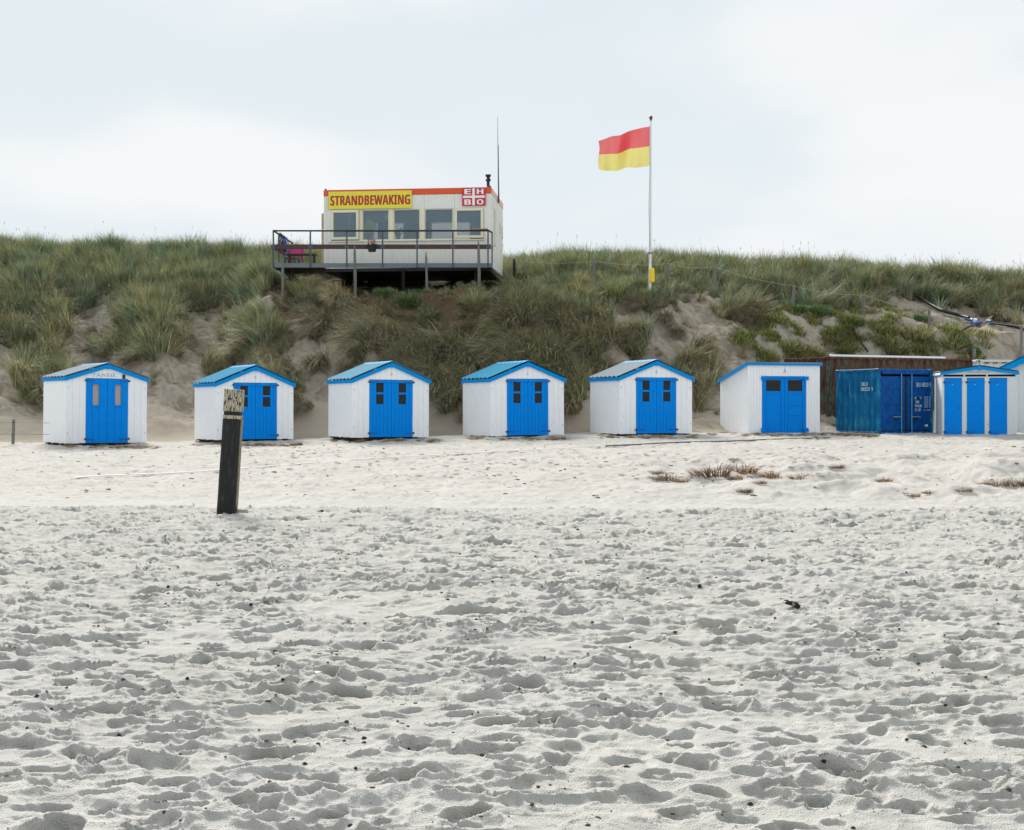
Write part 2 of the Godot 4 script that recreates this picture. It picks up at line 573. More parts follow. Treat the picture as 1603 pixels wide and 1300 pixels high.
func tuft(nb: int, rad: float, l0: float, l1: float, spread: float, bend: float, w: float, sd: int, flow := 0.0, heads := 0) -> ArrayMesh:
	# flow: how far the blades are combed towards +x
	rng.seed = sd
	var b := MB.new()
	b.use_col = true
	for k in nb:
		var a := rng.randf() * TAU
		var r := rad * sqrt(rng.randf())
		var az := a + rng.randfn(0.0, 0.6)
		var out := spread * (0.25 + 0.75 * r / maxf(rad, 0.01)) * rng.randf_range(0.5, 1.3)
		var dv := Vector2(cos(az), sin(az)) * out + Vector2(flow, 0) * rng.randf_range(0.5, 1.3)
		az = dv.angle()
		var t := rng.randf_range(0.4, 1.6)
		if rng.randf() < 0.3:
			b.col = Color(minf(1.0, 0.75 * t), minf(1.0, 0.68 * t), minf(1.0, 0.59 * t))   # dead straw among the green
		else:
			b.col = Color(0.56 * t * rng.randf_range(0.9, 1.1), 0.56 * t, 0.56 * t * rng.randf_range(0.8, 1.1))
		blade(b, Vector3(cos(a) * r, -0.04, sin(a) * r), az, dv.length() * 0.45, dv.length() * 0.55 + bend * rng.randf_range(0.5, 1.5), rng.randf_range(l0, l1), w * rng.randf_range(0.7, 1.3), 4, rng.randf_range(-0.9, 0.9))
	for k in heads:
		var a := rng.randf() * TAU
		var root := Vector3(cos(a), 0, sin(a)) * rad * 0.5
		var L := l1 * rng.randf_range(1.1, 1.4)
		b.col = Color(0.9, 0.76, 0.56)
		blade(b, root, a, 0.05, 0.3 + flow * 0.3, L, w * 0.7, 4, 0.0)
		var top := root + Vector3(cos(a) * sin(0.17), cos(0.17), sin(a) * sin(0.17)) * L * 0.86
		blade(b, top, a, 0.1, 0.3, 0.13, w * 1.3, 2, 1.0)
	return b.mesh()

func basis_on(nrm: Vector3, yaw: float, s: float, lift := 0.55) -> Basis:
	var up := nrm.lerp(Vector3.UP, lift).normalized()
	var z := Vector3(sin(yaw), 0, cos(yaw))
	var x := up.cross(z).normalized()
	z = x.cross(up).normalized()
	return Basis(x * s, up * s, z * s)

func scatter(called: String, label: String, category: String, mesh: Mesh, m: Material, xfs: Array, cols: Array) -> void:
	if xfs.is_empty():
		return
	var mm := MultiMesh.new()
	mm.transform_format = MultiMesh.TRANSFORM_3D
	mm.use_colors = true
	mm.mesh = mesh
	mm.instance_count = xfs.size()
	for k in xfs.size():
		mm.set_instance_transform(k, xfs[k])
		mm.set_instance_color(k, cols[k])
	var o := MultiMeshInstance3D.new()
	o.name = numbered(called)
	o.multimesh = mm
	o.material_override = m
	add_child(o)
	tag(o, label, category, "", "stuff")

func grass_color(px: float, py: float, nv: float) -> Color:
	var green := Color(0.293, 0.405, 0.229)
	var blue := Color(0.278, 0.401, 0.289)
	var olive := Color(0.485, 0.494, 0.273)
	var straw := Color(0.686, 0.643, 0.425)
	var dry := clampf((py - 430.0) / 130.0, 0.0, 1.0)
	var c := green.lerp(blue, clampf(nv * 1.6 + 0.3, 0, 1)).lerp(olive, clampf(-nv * 2.0 + 0.15, 0, 1))
	c = c.lerp(straw, clampf(rng.randfn(0.12 + 0.25 * dry, 0.22), 0, 0.9))
	return c

func build_grass() -> void:
	var tall: Array = []
	for k in 4:
		tall.append(tuft(46, 0.16, 0.6, 1.3, 0.42, 0.7, 0.024, 11 + k, 0.32, 1 if k == 3 else 0))
	var droop: Array = []
	for k in 4:
		droop.append(tuft(52, 0.22, 0.8, 1.6, 0.45, 1.15, 0.024, 31 + k, 0.95))
	var herb: Array = []
	for k in 3:
		herb.append(tuft(60, 0.22, 0.10, 0.26, 0.9, 0.5, 0.026, 51 + k))
	var tx := [[], [], [], []]; var tc := [[], [], [], []]
	var dx := [[], [], [], []]; var dc := [[], [], [], []]
	var hx := [[], [], []]; var hc := [[], [], []]
	var bx := [[], [], [], []]; var bc := [[], [], [], []]
	rng.seed = 5
	for k in 34000:
		var d := rng.randf_range(41.6, 61.5)
		var x := rng.randf_range(-1.0, 1.0) * (0.42 * d + 3.5)
		if under_cabin(x, d):
			continue
		var y := H(x, d)
		var px := CX + x / d * F
		var py := HY - (y - EYE) / d * F
		var nv := nz2.get_noise_2d(x * 7.0, d * 7.0) + 0.5 * nz2.get_noise_2d(x * 29.0, d * 29.0)
		var g := grass_at(px, py, nv)
		var roll := rng.randf()
		var v := rng.randi() % 3
		if rng.randf() < 0.05:
			v = 3
		if roll < g:
			var nrm := slope_normal(x, d)
			var pos := Vector3(x, y, -d)
			var mid := px > 430.0 and px < 1010.0
			var low := clampf((py - 425.0) / 90.0, 0.0, 1.0)
			var nearcab := px > 425.0 and px < 800.0 and d > 45.0 and d < 48.5
			var hump := nz2.get_noise_2d(x * 9.0 + 60.0, d * 9.0)
			if hump < rng.randf_range(-0.5, -0.12):
				continue
			var sc := rng.randf_range(0.6, 1.0) * (0.92 + 0.55 * hump)
			if px > 790.0 and px < 1135.0 and d > 48.0 and d < 53.0:
				sc *= 0.62
			if absf(x - 5.4) < 0.4 and d > 48.9 and d < 50.0:
				sc *= 0.75
			if nearcab:
				sc *= 0.4
			if px > 545.0 and px < 772.0 and d > 46.3:
				if rng.randf() < 0.2:
					continue
				sc *= 0.6
			if px < 430.0:
				low = clampf((py - 455.0) / 120.0, 0.0, 0.5)
			if px > 1200.0:
				low = clampf((py - 435.0) / 60.0, 0.0, 0.6)
			if rng.randf() < low * (0.9 if mid else 0.7):
				var down := Vector2(nrm.x - 0.55 if mid else nrm.x + 0.2, nrm.z)
				dx[v].append(Transform3D(basis_on(nrm, -down.angle() + rng.randfn(0, 0.35), sc), pos))
				var br := Color(0.414, 0.377, 0.273).lerp(Color(0.743, 0.675, 0.470), rng.randf() * 0.9)
				dc[v].append(br.lerp(grass_color(px, py, nv), 0.55 if rng.randf() < 0.4 else 0.12))
			else:
				tx[v].append(Transform3D(basis_on(nrm, rng.randf() * TAU if rng.randf() < 0.4 else rng.randfn(PI, 0.8), sc, 0.6), pos))
				tc[v].append(grass_color(px, py, nv))
			# lush green plants around the foot of the cabin
		elif roll < g + (1.0 - g) * herb_at(px, py, nv):
			var nrm2 := slope_normal(x, d)
			hx[v % 3].append(Transform3D(basis_on(nrm2, rng.randf() * TAU, rng.randf_range(0.6, 1.5)), Vector3(x, y, -d)))
			hc[v % 3].append(Color(0.314, 0.409, 0.137).lerp(Color(0.485, 0.472, 0.198), rng.randf()))
		elif rng.randf() < 0.16 * clampf(nv, 0, 1) and d > 42.5:
			bx[v].append(Transform3D(basis_on(slope_normal(x, d), rng.randf() * TAU, rng.randf_range(0.12, 0.4)), Vector3(x, y, -d)))
			bc[v].append(Color(0.429, 0.377, 0.259).lerp(Color(0.285, 0.314, 0.167), rng.randf()))
	for v in 4:
		scatter("marram_grass", "dense green marram grass along the dune crest", "grass", tall[v], M.grass, tx[v], tc[v])
		scatter("dry_marram_grass", "brown and straw coloured marram drooping down the dune face", "grass", droop[v], M.grass, dx[v], dc[v])
		scatter("sparse_dry_grass", "short dry sprigs scattered over the bare dune sand", "grass", droop[v], M.grass, bx[v], bc[v])
	for v in 3:
		scatter("low_dune_plants", "low green plants on the sand slope above the containers", "plants", herb[v], M.grass, hx[v], hc[v])

func build_tussocks() -> void:
	var dome: Array = []
	for k in 4:
		dome.append(tuft(520, 0.50, 0.6, 1.3, 0.95, 0.85, 0.02, 71 + k, 0.3))
	var sweep: Array = []
	for k in 3:
		sweep.append(tuft(520, 0.55, 0.9, 1.6, 0.6, 1.2, 0.02, 91 + k, 1.05))
	var bush: Array = []
	for k in 2:
		bush.append(tuft(420, 0.45, 0.22, 0.5, 1.0, 0.5, 0.035, 101 + k))
	var G := Color(0.379, 0.463, 0.229)
	var O := Color(0.500, 0.503, 0.273)
	var S := Color(0.686, 0.628, 0.433)
	var B := Color(0.443, 0.393, 0.289)
	var D := Color(0.179, 0.322, 0.129)
	# px, py of the foot, width in px, shape, colour, label, group
	var L := [
		[395, 428, 70, "dome", O, "upper tall straw topped tussock standing against the deck railing", "tall tussocks against the deck"],
		[418, 440, 56, "dome", G, "lower tall straw topped tussock standing against the deck railing", "tall tussocks against the deck"],
		[1014, 466, 44, "dome", G, "green tussock growing around the flagpole's foot", ""],
		[30, 470, 60, "dome", G, "green marram tussock at the head of the narrow sand chute", ""],
		[12, 520, 64, "sweep", O, "olive marram tussock hanging over the sand beyond the fence post", ""],
		[35, 540, 50, "sweep", O, "olive marram tussock with drooping skirt beside the narrow sand chute", ""],
		[82, 505, 48, "dome", O, "upper straw tipped marram tussock on the spur beside the sand chute", "tussocks on the spur by the sand chute"],
		[100, 528, 40, "dome", O, "middle straw tipped marram tussock on the spur beside the sand chute", "tussocks on the spur by the sand chute"],
		[65, 470, 44, "dome", G, "lower straw tipped marram tussock on the spur beside the sand chute", "tussocks on the spur by the sand chute"],
		[78, 585, 78, "dome", G, "big green marram tussock rising behind the hut with curtained windows", ""],
		[50, 622, 60, "sweep", O, "ragged olive marram tussock at the dune foot beside the curtained hut", ""],
		[95, 615, 60, "sweep", B, "brown ragged marram tussock against the side of the curtained hut", ""],
		[228, 500, 84, "dome", G, "upper largest green marram tussock alone on the bare dune face", "tussocks forming the big mound on the bare face"],
		[258, 535, 80, "dome", O, "lower largest green marram tussock alone on the bare dune face", "tussocks forming the big mound on the bare face"],
		[232, 555, 70, "sweep", O, "drooping olive skirt of the big mound on the bare dune face", ""],
		[180, 545, 60, "sweep", B, "upper dead brown marram trailing beside the big green mound", "dead marram beside the big mound"],
		[205, 562, 56, "sweep", B, "lower dead brown marram trailing beside the big green mound", "dead marram beside the big mound"],
		[145, 520, 30, "sweep", B, "small dead tuft where the sand paths fork", ""],
		[390, 515, 70, "dome", G, "upper green marram tussock above the hut lettered E", "tussocks above hut E"],
		[430, 520, 66, "dome", O, "lower green marram tussock above the hut lettered E", "tussocks above hut E"],
		[372, 545, 60, "sweep", B, "upper brown drooping marram just above the roof of hut E", "brown marram above hut E"],
		[425, 560, 60, "sweep", S, "lower brown drooping marram just above the roof of hut E", "brown marram above hut E"],
		[460, 615, 60, "sweep", S, "upper straw coloured marram mat between huts E and D", "straw mats between huts E and D"],
		[480, 640, 52, "sweep", B, "lower straw coloured marram mat between huts E and D", "straw mats between huts E and D"],
		[545, 585, 46, "sweep", B, "thin brown tuft on the sand above hut D", ""],
		[480, 460, 80, "dome", O, "pale straw topped tussock at the upper end of the first grassy spur", ""],
		[530, 470, 80, "sweep", S, "first wind combed straw tussock on the grassy spur above hut D", "combed tussocks on the spur above hut D"],
		[575, 500, 84, "sweep", S, "second wind combed straw tussock on the grassy spur above hut D", "combed tussocks on the spur above hut D"],
		[610, 525, 80, "sweep", S, "third wind combed straw tussock on the grassy spur above hut D", "combed tussocks on the spur above hut D"],
		[500, 510, 84, "sweep", B, "fourth wind combed straw tussock on the grassy spur above hut D", "combed tussocks on the spur above hut D"],
		[555, 540, 84, "sweep", S, "fifth wind combed straw tussock on the grassy spur above hut D", "combed tussocks on the spur above hut D"],
		[650, 560, 76, "sweep", S, "upper shaggy straw tussock low on the spur between huts D and C", "shaggy tussocks between huts D and C"],
		[690, 590, 70, "sweep", O, "middle shaggy straw tussock low on the spur between huts D and C", "shaggy tussocks between huts D and C"],
		[700, 622, 64, "sweep", B, "lower shaggy straw tussock low on the spur between huts D and C", "shaggy tussocks between huts D and C"],
		[745, 480, 70, "dome", O, "olive tussock at the head of the spur under the cabin corner", ""],
		[785, 510, 76, "sweep", O, "upper combed olive tussock on the spur above hut C", "combed tussocks on the spur above hut C"],
		[825, 540, 76, "sweep", O, "middle combed olive tussock on the spur above hut C", "combed tussocks on the spur above hut C"],
		[860, 575, 74, "sweep", G, "lower combed olive tussock on the spur above hut C", "combed tussocks on the spur above hut C"],
		[885, 610, 70, "sweep", O, "upper rusty olive tussock between huts C and B", "rusty tussocks between huts C and B"],
		[900, 640, 56, "sweep", B, "lower rusty olive tussock between huts C and B", "rusty tussocks between huts C and B"],
		[905, 470, 80, "dome", O, "upper thick olive tussock on the brow between cabin and flagpole", "thick tussocks on the brow"],
		[960, 465, 80, "dome", G, "lower thick olive tussock on the brow between cabin and flagpole", "thick tussocks on the brow"],
		[1000, 480, 60, "sweep", B, "upper dark brown tuft hanging from the scarp edge below the flagpole", "tufts hanging from the scarp"],
		[1040, 500, 60, "sweep", B, "middle dark brown tuft hanging from the scarp edge below the flagpole", "tufts hanging from the scarp"],
		[1062, 525, 46, "sweep", B, "lower dark brown tuft hanging from the scarp edge below the flagpole", "tufts hanging from the scarp"],
		[1070, 575, 56, "sweep", O, "upper olive tussock at the foot of the scarp behind hut B", "tussocks behind hut B"],
		[1095, 612, 56, "sweep", B, "lower olive tussock at the foot of the scarp behind hut B", "tussocks behind hut B"],
		[1155, 495, 60, "sweep", B, "upper matted brown tuft in the middle of the bare scarp", "matted tufts on the scarp"],
		[1185, 508, 50, "sweep", B, "lower matted brown tuft in the middle of the bare scarp", "matted tufts on the scarp"],
		[1115, 550, 34, "sweep", S, "upper small dry tuft low on the bare scarp above hut A", "dry tufts above hut A"],
		[1165, 545, 30, "sweep", S, "lower small dry tuft low on the bare scarp above hut A", "dry tufts above hut A"],
		[1205, 560, 44, "bush", O, "upper low yellowish bush on the slope behind hut A", "low bushes behind hut A"],
		[1240, 548, 50, "bush", O, "middle low yellowish bush on the slope behind hut A", "low bushes behind hut A"],
		[1275, 555, 44, "bush", O, "lower low yellowish bush on the slope behind hut A", "low bushes behind hut A"],
		[770, 450, 50, "bush", D, "upper dark green leafy bush beside the cabin's underside", "leafy bushes beside the cabin"],
		[800, 462, 46, "bush", D, "middle dark green leafy bush beside the cabin's underside", "leafy bushes beside the cabin"],
		[815, 440, 46, "bush", D, "lower dark green leafy bush beside the cabin's underside", "leafy bushes beside the cabin"],
		[600, 462, 40, "bush", D, "first green leafy patch in front of the dark space under the cabin", "leafy patches under the cabin"],
		[640, 475, 50, "bush", D, "second green leafy patch in front of the dark space under the cabin", "leafy patches under the cabin"],
		[670, 500, 46, "bush", D, "third green leafy patch in front of the dark space under the cabin", "leafy patches under the cabin"],
		[655, 458, 20, "bush", D, "fourth green leafy patch in front of the dark space under the cabin", "leafy patches under the cabin"],
		[1250, 488, 40, "bush", D, "upper bright green plant at the foot of a rope fence post", "bright plants by the rope fence"],
		[1285, 492, 44, "bush", D, "middle bright green plant at the foot of a rope fence post", "bright plants by the rope fence"],
		[1340, 506, 36, "bush", D, "lower bright green plant at the foot of a rope fence post", "bright plants by the rope fence"],
		[1445, 502, 36, "bush", D, "dark green plant on bare sand below the black pipe", ""],
		[1525, 552, 28, "bush", D, "bright green plant beside the wooden stump", ""],
		[1270, 478, 56, "dome", S, "round tan tussock behind the rope fence", ""],
		[1490, 540, 50, "bush", O, "upper low grassy cushion above the long rusty container", "grassy cushions above the container"],
		[1440, 530, 60, "bush", O, "middle low grassy cushion above the long rusty container", "grassy cushions above the container"],
		[1400, 548, 56, "bush", O, "lower low grassy cushion above the long rusty container", "grassy cushions above the container"],
	]
	var gm := {}
	rng.seed = 4
	for t in L:
		var p := hit(t[0], t[1], 41.0)
		var wide: float = t[2] / F * -p.z          # metres across
		var set_: Array = dome if t[3] == "dome" else (sweep if t[3] == "sweep" else bush)
		var size := wide / (2.2 if t[3] == "dome" else (2.4 if t[3] == "sweep" else 1.3))
		var nrm := slope_normal(p.x, -p.z)
		var yaw := rng.randf() * TAU
		if t[3] == "sweep":
			yaw = -Vector2(nrm.x - 0.35, nrm.z).angle() + rng.randfn(0, 0.25)
		var key := str(t[4])
		if not gm.has(key):
			var m: StandardMaterial3D = M.grass.duplicate()
			var c: Color = t[4]
			m.albedo_color = c.linear_to_srgb()
			gm[key] = m
		var nm := "leafy_bush" if t[3] == "bush" else "marram_tussock"
		var o := part(self, nm, set_[rng.randi() % set_.size()], gm[key], Transform3D(basis_on(nrm, yaw, size, 0.35), p))
		tag(o, t[5], "bush" if t[3] == "bush" else "grass tussock", t[6])

# ---------------------------------------------------------------- wooden huts
# a vertical board from y0 up to yl (at x0) and yr (at x1), front at z = 0, chamfered long edges
func board_mesh(x0: float, x1: float, y0: float, yl: float, yr: float, t := 0.018, c := 0.0075) -> ArrayMesh:
	var b := MB.new()
	var g := 0.0012
	x0 += g; x1 -= g
	var k := (yr - yl) / (x1 - x0)
	var a0 := Vector3(x0, y0, -c); var a1 := Vector3(x0 + c, y0, 0); var a2 := Vector3(x1 - c, y0, 0); var a3 := Vector3(x1, y0, -c)
	var t0 := Vector3(x0, yl, -c); var t1 := Vector3(x0 + c, yl + k * c, 0); var t2 := Vector3(x1 - c, yr - k * c, 0); var t3 := Vector3(x1, yr, -c)
	var bl := Vector3(x0, y0, -t); var br := Vector3(x1, y0, -t); var tl := Vector3(x0, yl, -t); var tr := Vector3(x1, yr, -t)
	b.quad(a1, a2, t2, t1)
	b.quad(a0, a1, t1, t0)
	b.quad(a2, a3, t3, t2)
	b.quad(bl, a0, t0, tl)
	b.quad(a3, br, tr, t3)
	b.quad(br, bl, tl, tr)
	b.quad(t0, t1, t2, t3); b.quad(tl, t0, t3, tr)
	b.quad(a3, a2, a1, a0); b.quad(br, a3, a0, bl)
	return b.mesh()

func rake_board(x0: float, y0: float, x1: float, y1: float, h: float, t: float) -> ArrayMesh:
	var b := MB.new()
	b.prism(PackedVector2Array([Vector2(x0, y0 - h), Vector2(x1, y1 - h), Vector2(x1, y1), Vector2(x0, y0)]), -t, 0.0)
	return b.mesh()

# ribbed metal sheet from the ridge side (a) down to the eave (e), running back over length len
func roof_sheet(a: Vector2, e: Vector2, z0: float, z1: float) -> ArrayMesh:
	var b := MB.new()
	var up := Vector2(-(e - a).y, (e - a).x).normalized()
	if up.y < 0: up = -up
	var n := int(round((z1 - z0) / 0.075))
	var prev := Vector2(z0, 0.0)
	for k in range(1, n + 1):
		var ph := k % 4
		var cur := Vector2(lerpf(z0, z1, float(k) / n), 0.034 if ph == 1 or ph == 2 else 0.0)
		var A := Vector3(a.x + up.x * prev.y, a.y + up.y * prev.y, prev.x); var B := Vector3(a.x + up.x * cur.y, a.y + up.y * cur.y, cur.x)
		var C := Vector3(e.x + up.x * cur.y, e.y + up.y * cur.y, cur.x); var D := Vector3(e.x + up.x * prev.y, e.y + up.y * prev.y, prev.x)
		if e.x < a.x:
			b.quad(A, D, C, B)
		else:
			b.quad(A, B, C, D)
		prev = cur
	return b.mesh()

func side_xf(x: float, left: bool) -> Transform3D:
	# local board plane turned to face -x (left) or +x; its x runs along z
	return Transform3D(Basis(Vector3.UP, -PI / 2 if left else PI / 2), Vector3(x, 0, 0))

func hut_frame(corner: Vector3, W: float, S: float, turn: float) -> Transform3D:
	var b := Basis(Vector3.UP, deg_to_rad(turn))
	return Transform3D(b, corner - b * Vector3(-W / 2, 0, S / 2))

func door_leaf(hut: Node3D, x0: float, x1: float, y0: float, y1: float, z: float, cuts: Array, m: Material, hinge_left: bool, kind: String) -> Node3D:
	var leaf := Node3D.new()
	leaf.name = "door"
	leaf.transform = Transform3D(Basis(), Vector3(0, 0, z))
	hut.add_child(leaf, true)
	var wx0: float = cuts[0]; var wx1: float = cuts[1]
	var n1 := 2 if kind == "plank" else 1
	for k in n1:
		part(leaf, "plank", board_mesh(lerpf(x0, wx0, float(k) / n1), lerpf(x0, wx0, float(k + 1) / n1), y0, y1, y1, 0.03, 0.008), m)
		part(leaf, "plank", board_mesh(lerpf(wx1, x1, float(k) / n1), lerpf(wx1, x1, float(k + 1) / n1), y0, y1, y1, 0.03, 0.008), m)
	var low: float = cuts[2]
	var n2 := 2 if kind == "plank" else 1
	for k in n2:
		part(leaf, "plank", board_mesh(lerpf(wx0, wx1, float(k) / n2), lerpf(wx0, wx1, float(k + 1) / n2), y0, low, low, 0.03, 0.008), m)
	part(leaf, "plank", board_mesh(wx0, wx1, cuts[cuts.size() - 1], y1, y1, 0.03, 0.004), m)
	if cuts.size() > 4:
		part(leaf, "glazing_bar", board_mesh(wx0, wx1, cuts[3], cuts[4], cuts[4], 0.03, 0.004), m)
	var panes := [[cuts[2], cuts[3]]]
	if cuts.size() > 4:
		panes.append([cuts[4], cuts[5]])
	for p in panes:
		boxp(leaf, "pane", Vector3((wx0 + wx1) / 2, (p[0] + p[1]) / 2, -0.02), Vector3(wx1 - wx0 - 0.003, p[1] - p[0] - 0.003, 0.005), M.clear_glass if kind == "tall" else M.hut_glass, 0.0)
		if kind == "tall":
			for e in [[wx0 - 0.03, wx1 + 0.03, p[0] - 0.03, p[0]], [wx0 - 0.03, wx1 + 0.03, p[1], p[1] + 0.03], [wx0 - 0.03, wx0, p[0], p[1]], [wx1, wx1 + 0.03, p[0], p[1]]]:
				boxp(leaf, "window_frame", Vector3((e[0] + e[1]) / 2, (e[2] + e[3]) / 2, 0.008), Vector3(e[1] - e[0], e[3] - e[2], 0.016), m, 0.003)
			var cb := MB.new()
			for q in 8:
				var xa := lerpf(wx0 - 0.02, wx1 + 0.02, q / 8.0); var xb := lerpf(wx0 - 0.02, wx1 + 0.02, (q + 1) / 8.0)
				var za := -0.05 - 0.012 * (q % 2); var zb := -0.05 - 0.012 * ((q + 1) % 2)
				cb.quad(Vector3(xa, p[0] - 0.05, za), Vector3(xb, p[0] - 0.05, zb), Vector3(xb, p[1] + 0.05, zb), Vector3(xa, p[1] + 0.05, za))
			part(leaf, "curtain", cb.mesh(), M.curtain)
	# rails across the leaf, strap hinges and pegs
	var hx := x0 if hinge_left else x1
	var s := -1.0 if hinge_left else 1.0
	if kind == "plank":
		boxp(leaf, "rail", Vector3((x0 + x1) / 2, y1 - 0.045, 0.011), Vector3(x1 - x0 - 0.01, 0.075, 0.022), m, 0.004)
		boxp(leaf, "rail", Vector3((x0 + x1) / 2, y0 + 0.05, 0.011), Vector3(x1 - x0 - 0.01, 0.09, 0.022), m, 0.004)
	for yy in [y0 + 0.12, y1 - 0.06]:
		boxp(leaf, "hinge", Vector3(hx - s * 0.12, yy, 0.026), Vector3(0.3, 0.028, 0.008), m if kind == "panel" else M.hinge_blue, 0.002)
		boxp(leaf, "hinge_pin", Vector3(hx + s * 0.022, yy, 0.02), Vector3(0.045, 0.055, 0.05), m if kind == "panel" else M.iron, 0.006)
	return leaf

func gable_hut(label: String, corner: Vector3, turn: float, W: float, S: float, eave: float, ridge: float, dw: float, dh: float, letters: String, kind: String, roof: Material) -> Node3D:
	var hut := thing("beach_hut", label, "beach hut", hut_frame(corner, W, S, turn), "beach huts in a row at the dune foot")
	var hx := W / 2; var hz := S / 2
	var up := func(x: float) -> float: return lerpf(ridge, eave, absf(x) / hx) - 0.03
	var d2 := dw / 2
	var y0 := 0.05
	# front boards, left and right of the doors and above them
	var nb := 3
	for s in [-1.0, 1.0]:
		for k in nb:
			var xa: float = lerpf(d2, hx, float(k) / nb) * s; var xb: float = lerpf(d2, hx, float(k + 1) / nb) * s
			var lo := minf(xa, xb); var hi := maxf(xa, xb)
			var yb := y0 + rng.randf_range(-0.012, 0.012)
			part(hut, "wall_board", board_mesh(lo, hi, yb, up.call(lo), up.call(hi)), M.white, Transform3D(Basis(), Vector3(0, 0, hz)))
	for k in 8:
		var lo := lerpf(-d2, d2, k / 8.0); var hi := lerpf(-d2, d2, (k + 1) / 8.0)
		part(hut, "wall_board", board_mesh(lo, hi, dh + 0.012, up.call(lo), up.call(hi)), M.white, Transform3D(Basis(), Vector3(0, 0, hz)))
	# side boards and a plain back
	var ns := int(round((S - 0.04) / 0.19))
	for k in ns:
		var za := lerpf(-hz + 0.0, hz - 0.022, float(k) / ns); var zb := lerpf(-hz + 0.0, hz - 0.022, float(k + 1) / ns)
		var top := eave - 0.035
		var yb := y0 + rng.randf_range(-0.012, 0.012)
		part(hut, "wall_board", board_mesh(za, zb, yb, top, top), M.white_side, side_xf(-hx, true))
		part(hut, "wall_board", board_mesh(-zb, -za, yb, top, top), M.white_side, side_xf(hx, false))
	for s in [-1.0, 1.0]:
		for e in [0.36, eave - 0.32]:
			boxp(hut, "bolt", Vector3(s * (hx - 0.06), e, hz + 0.003), Vector3(0.022, 0.022, 0.012), M.iron, 0.004)
	var bb := MB.new()
	bb.prism(PackedVector2Array([Vector2(-hx + 0.03, y0), Vector2(hx - 0.03, y0), Vector2(hx - 0.03, eave - 0.04), Vector2(0, ridge - 0.04), Vector2(-hx + 0.03, eave - 0.04)]), -hz + 0.002, -hz + 0.02)
	part(hut, "back_wall", bb.mesh(), M.white_side)
	boxp(hut, "floor", Vector3(0, 0.03, 0), Vector3(W - 0.1, 0.06, S - 0.1), M.dark_wood, 0.004)
	for z in [-hz * 0.7, 0.0, hz - 0.12]:
		boxp(hut, "skid", Vector3(0, -0.06, z), Vector3(W - 0.12, 0.12, 0.1), M.dark_wood, 0.01)
	# doors
	var lw := dw / 2 - 0.004
	if kind == "tall":
		var c := 0.5 * lw
		door_leaf(hut, -lw - 0.002, -0.002, 0.06, dh, hz + 0.012, [-c - 0.11 - 0.02, -c + 0.09 - 0.02, dh - 0.80, dh - 0.18], M.blue, true, "tall")
		door_leaf(hut, 0.002, lw + 0.002, 0.06, dh, hz + 0.012, [c - 0.09 + 0.0, c + 0.11 + 0.0, dh - 0.80, dh - 0.18], M.blue, false, "tall")
	else:
		door_leaf(hut, -lw - 0.002, -0.002, 0.06, dh, hz + 0.012, [-lw + 0.21, -lw + 0.45, dh - 0.73, dh - 0.43, dh - 0.375, dh - 0.085], M.blue, true, "plank")
		door_leaf(hut, 0.002, lw + 0.002, 0.06, dh, hz + 0.012, [0.24, 0.48, dh - 0.73, dh - 0.43, dh - 0.375, dh - 0.085], M.blue, false, "plank")
	# roof: ribbed sheets, rake boards, eave boards, ridge cap
	var oh := 0.05
	var ev := eave - oh * (ridge - eave) / hx
	for s in [-1.0, 1.0]:
		var th := 0.016
		part(hut, "roof_sheet", roof_sheet(Vector2(s * 0.01, ridge + th), Vector2(s * (hx + oh), ev + th), -hz - 0.06, hz + 0.055), roof)
		var rb := rake_board(0.001 if s > 0 else -hx - oh, ridge if s > 0 else ev, hx + oh if s > 0 else -0.001, ev if s > 0 else ridge, 0.115, 0.024)
		part(hut, "rake_board", rb, M.blue_trim, Transform3D(Basis(), Vector3(0, 0, hz + 0.052)))
		boxp(hut, "eave_board", Vector3(s * (hx + oh - 0.02), ev - 0.052, -0.018), Vector3(0.024, 0.1, S + 0.06), M.blue_trim, 0.003)
	var rc := MB.new()
	rc.prism(PackedVector2Array([Vector2(-0.11, ridge - 0.11 * (ridge - eave) / hx + 0.04), Vector2(0, ridge + 0.03), Vector2(0.11, ridge - 0.11 * (ridge - eave) / hx + 0.04), Vector2(0, ridge + 0.055)]), -hz - 0.065, hz + 0.0565)
	part(hut, "ridge_cap", rc.mesh(), M.blue_trim)
	var cover := MB.new()
	cover.prism(PackedVector2Array([Vector2(-0.055, ridge - 0.15), Vector2(0.055, ridge - 0.15), Vector2(0.055, ridge - 0.03), Vector2(0, ridge - 0.004), Vector2(-0.055, ridge - 0.03)]), 0.0, 0.008)
	part(hut, "ridge_plate", cover.mesh(), M.blue_trim, Transform3D(Basis(), Vector3(0, 0, hz + 0.053)))
	if letters.length() == 1:
		text(hut, "letter", letters, 0.055, 0.085, Vector3(0.0, lerpf(dh, ridge, 0.34), hz + 0.004), M.ink, "Droid Serif", 400)
	else:
		text(hut, "letter", letters, 0.74, 0.10, Vector3(-0.1, dh + 0.11, hz + 0.004), M.ink, "Droid Serif", 400)
		boxp(hut, "bracket", Vector3(0.5, dh + 0.075, hz + 0.03), Vector3(0.08, 0.13, 0.05), M.iron, 0.008)
	return hut

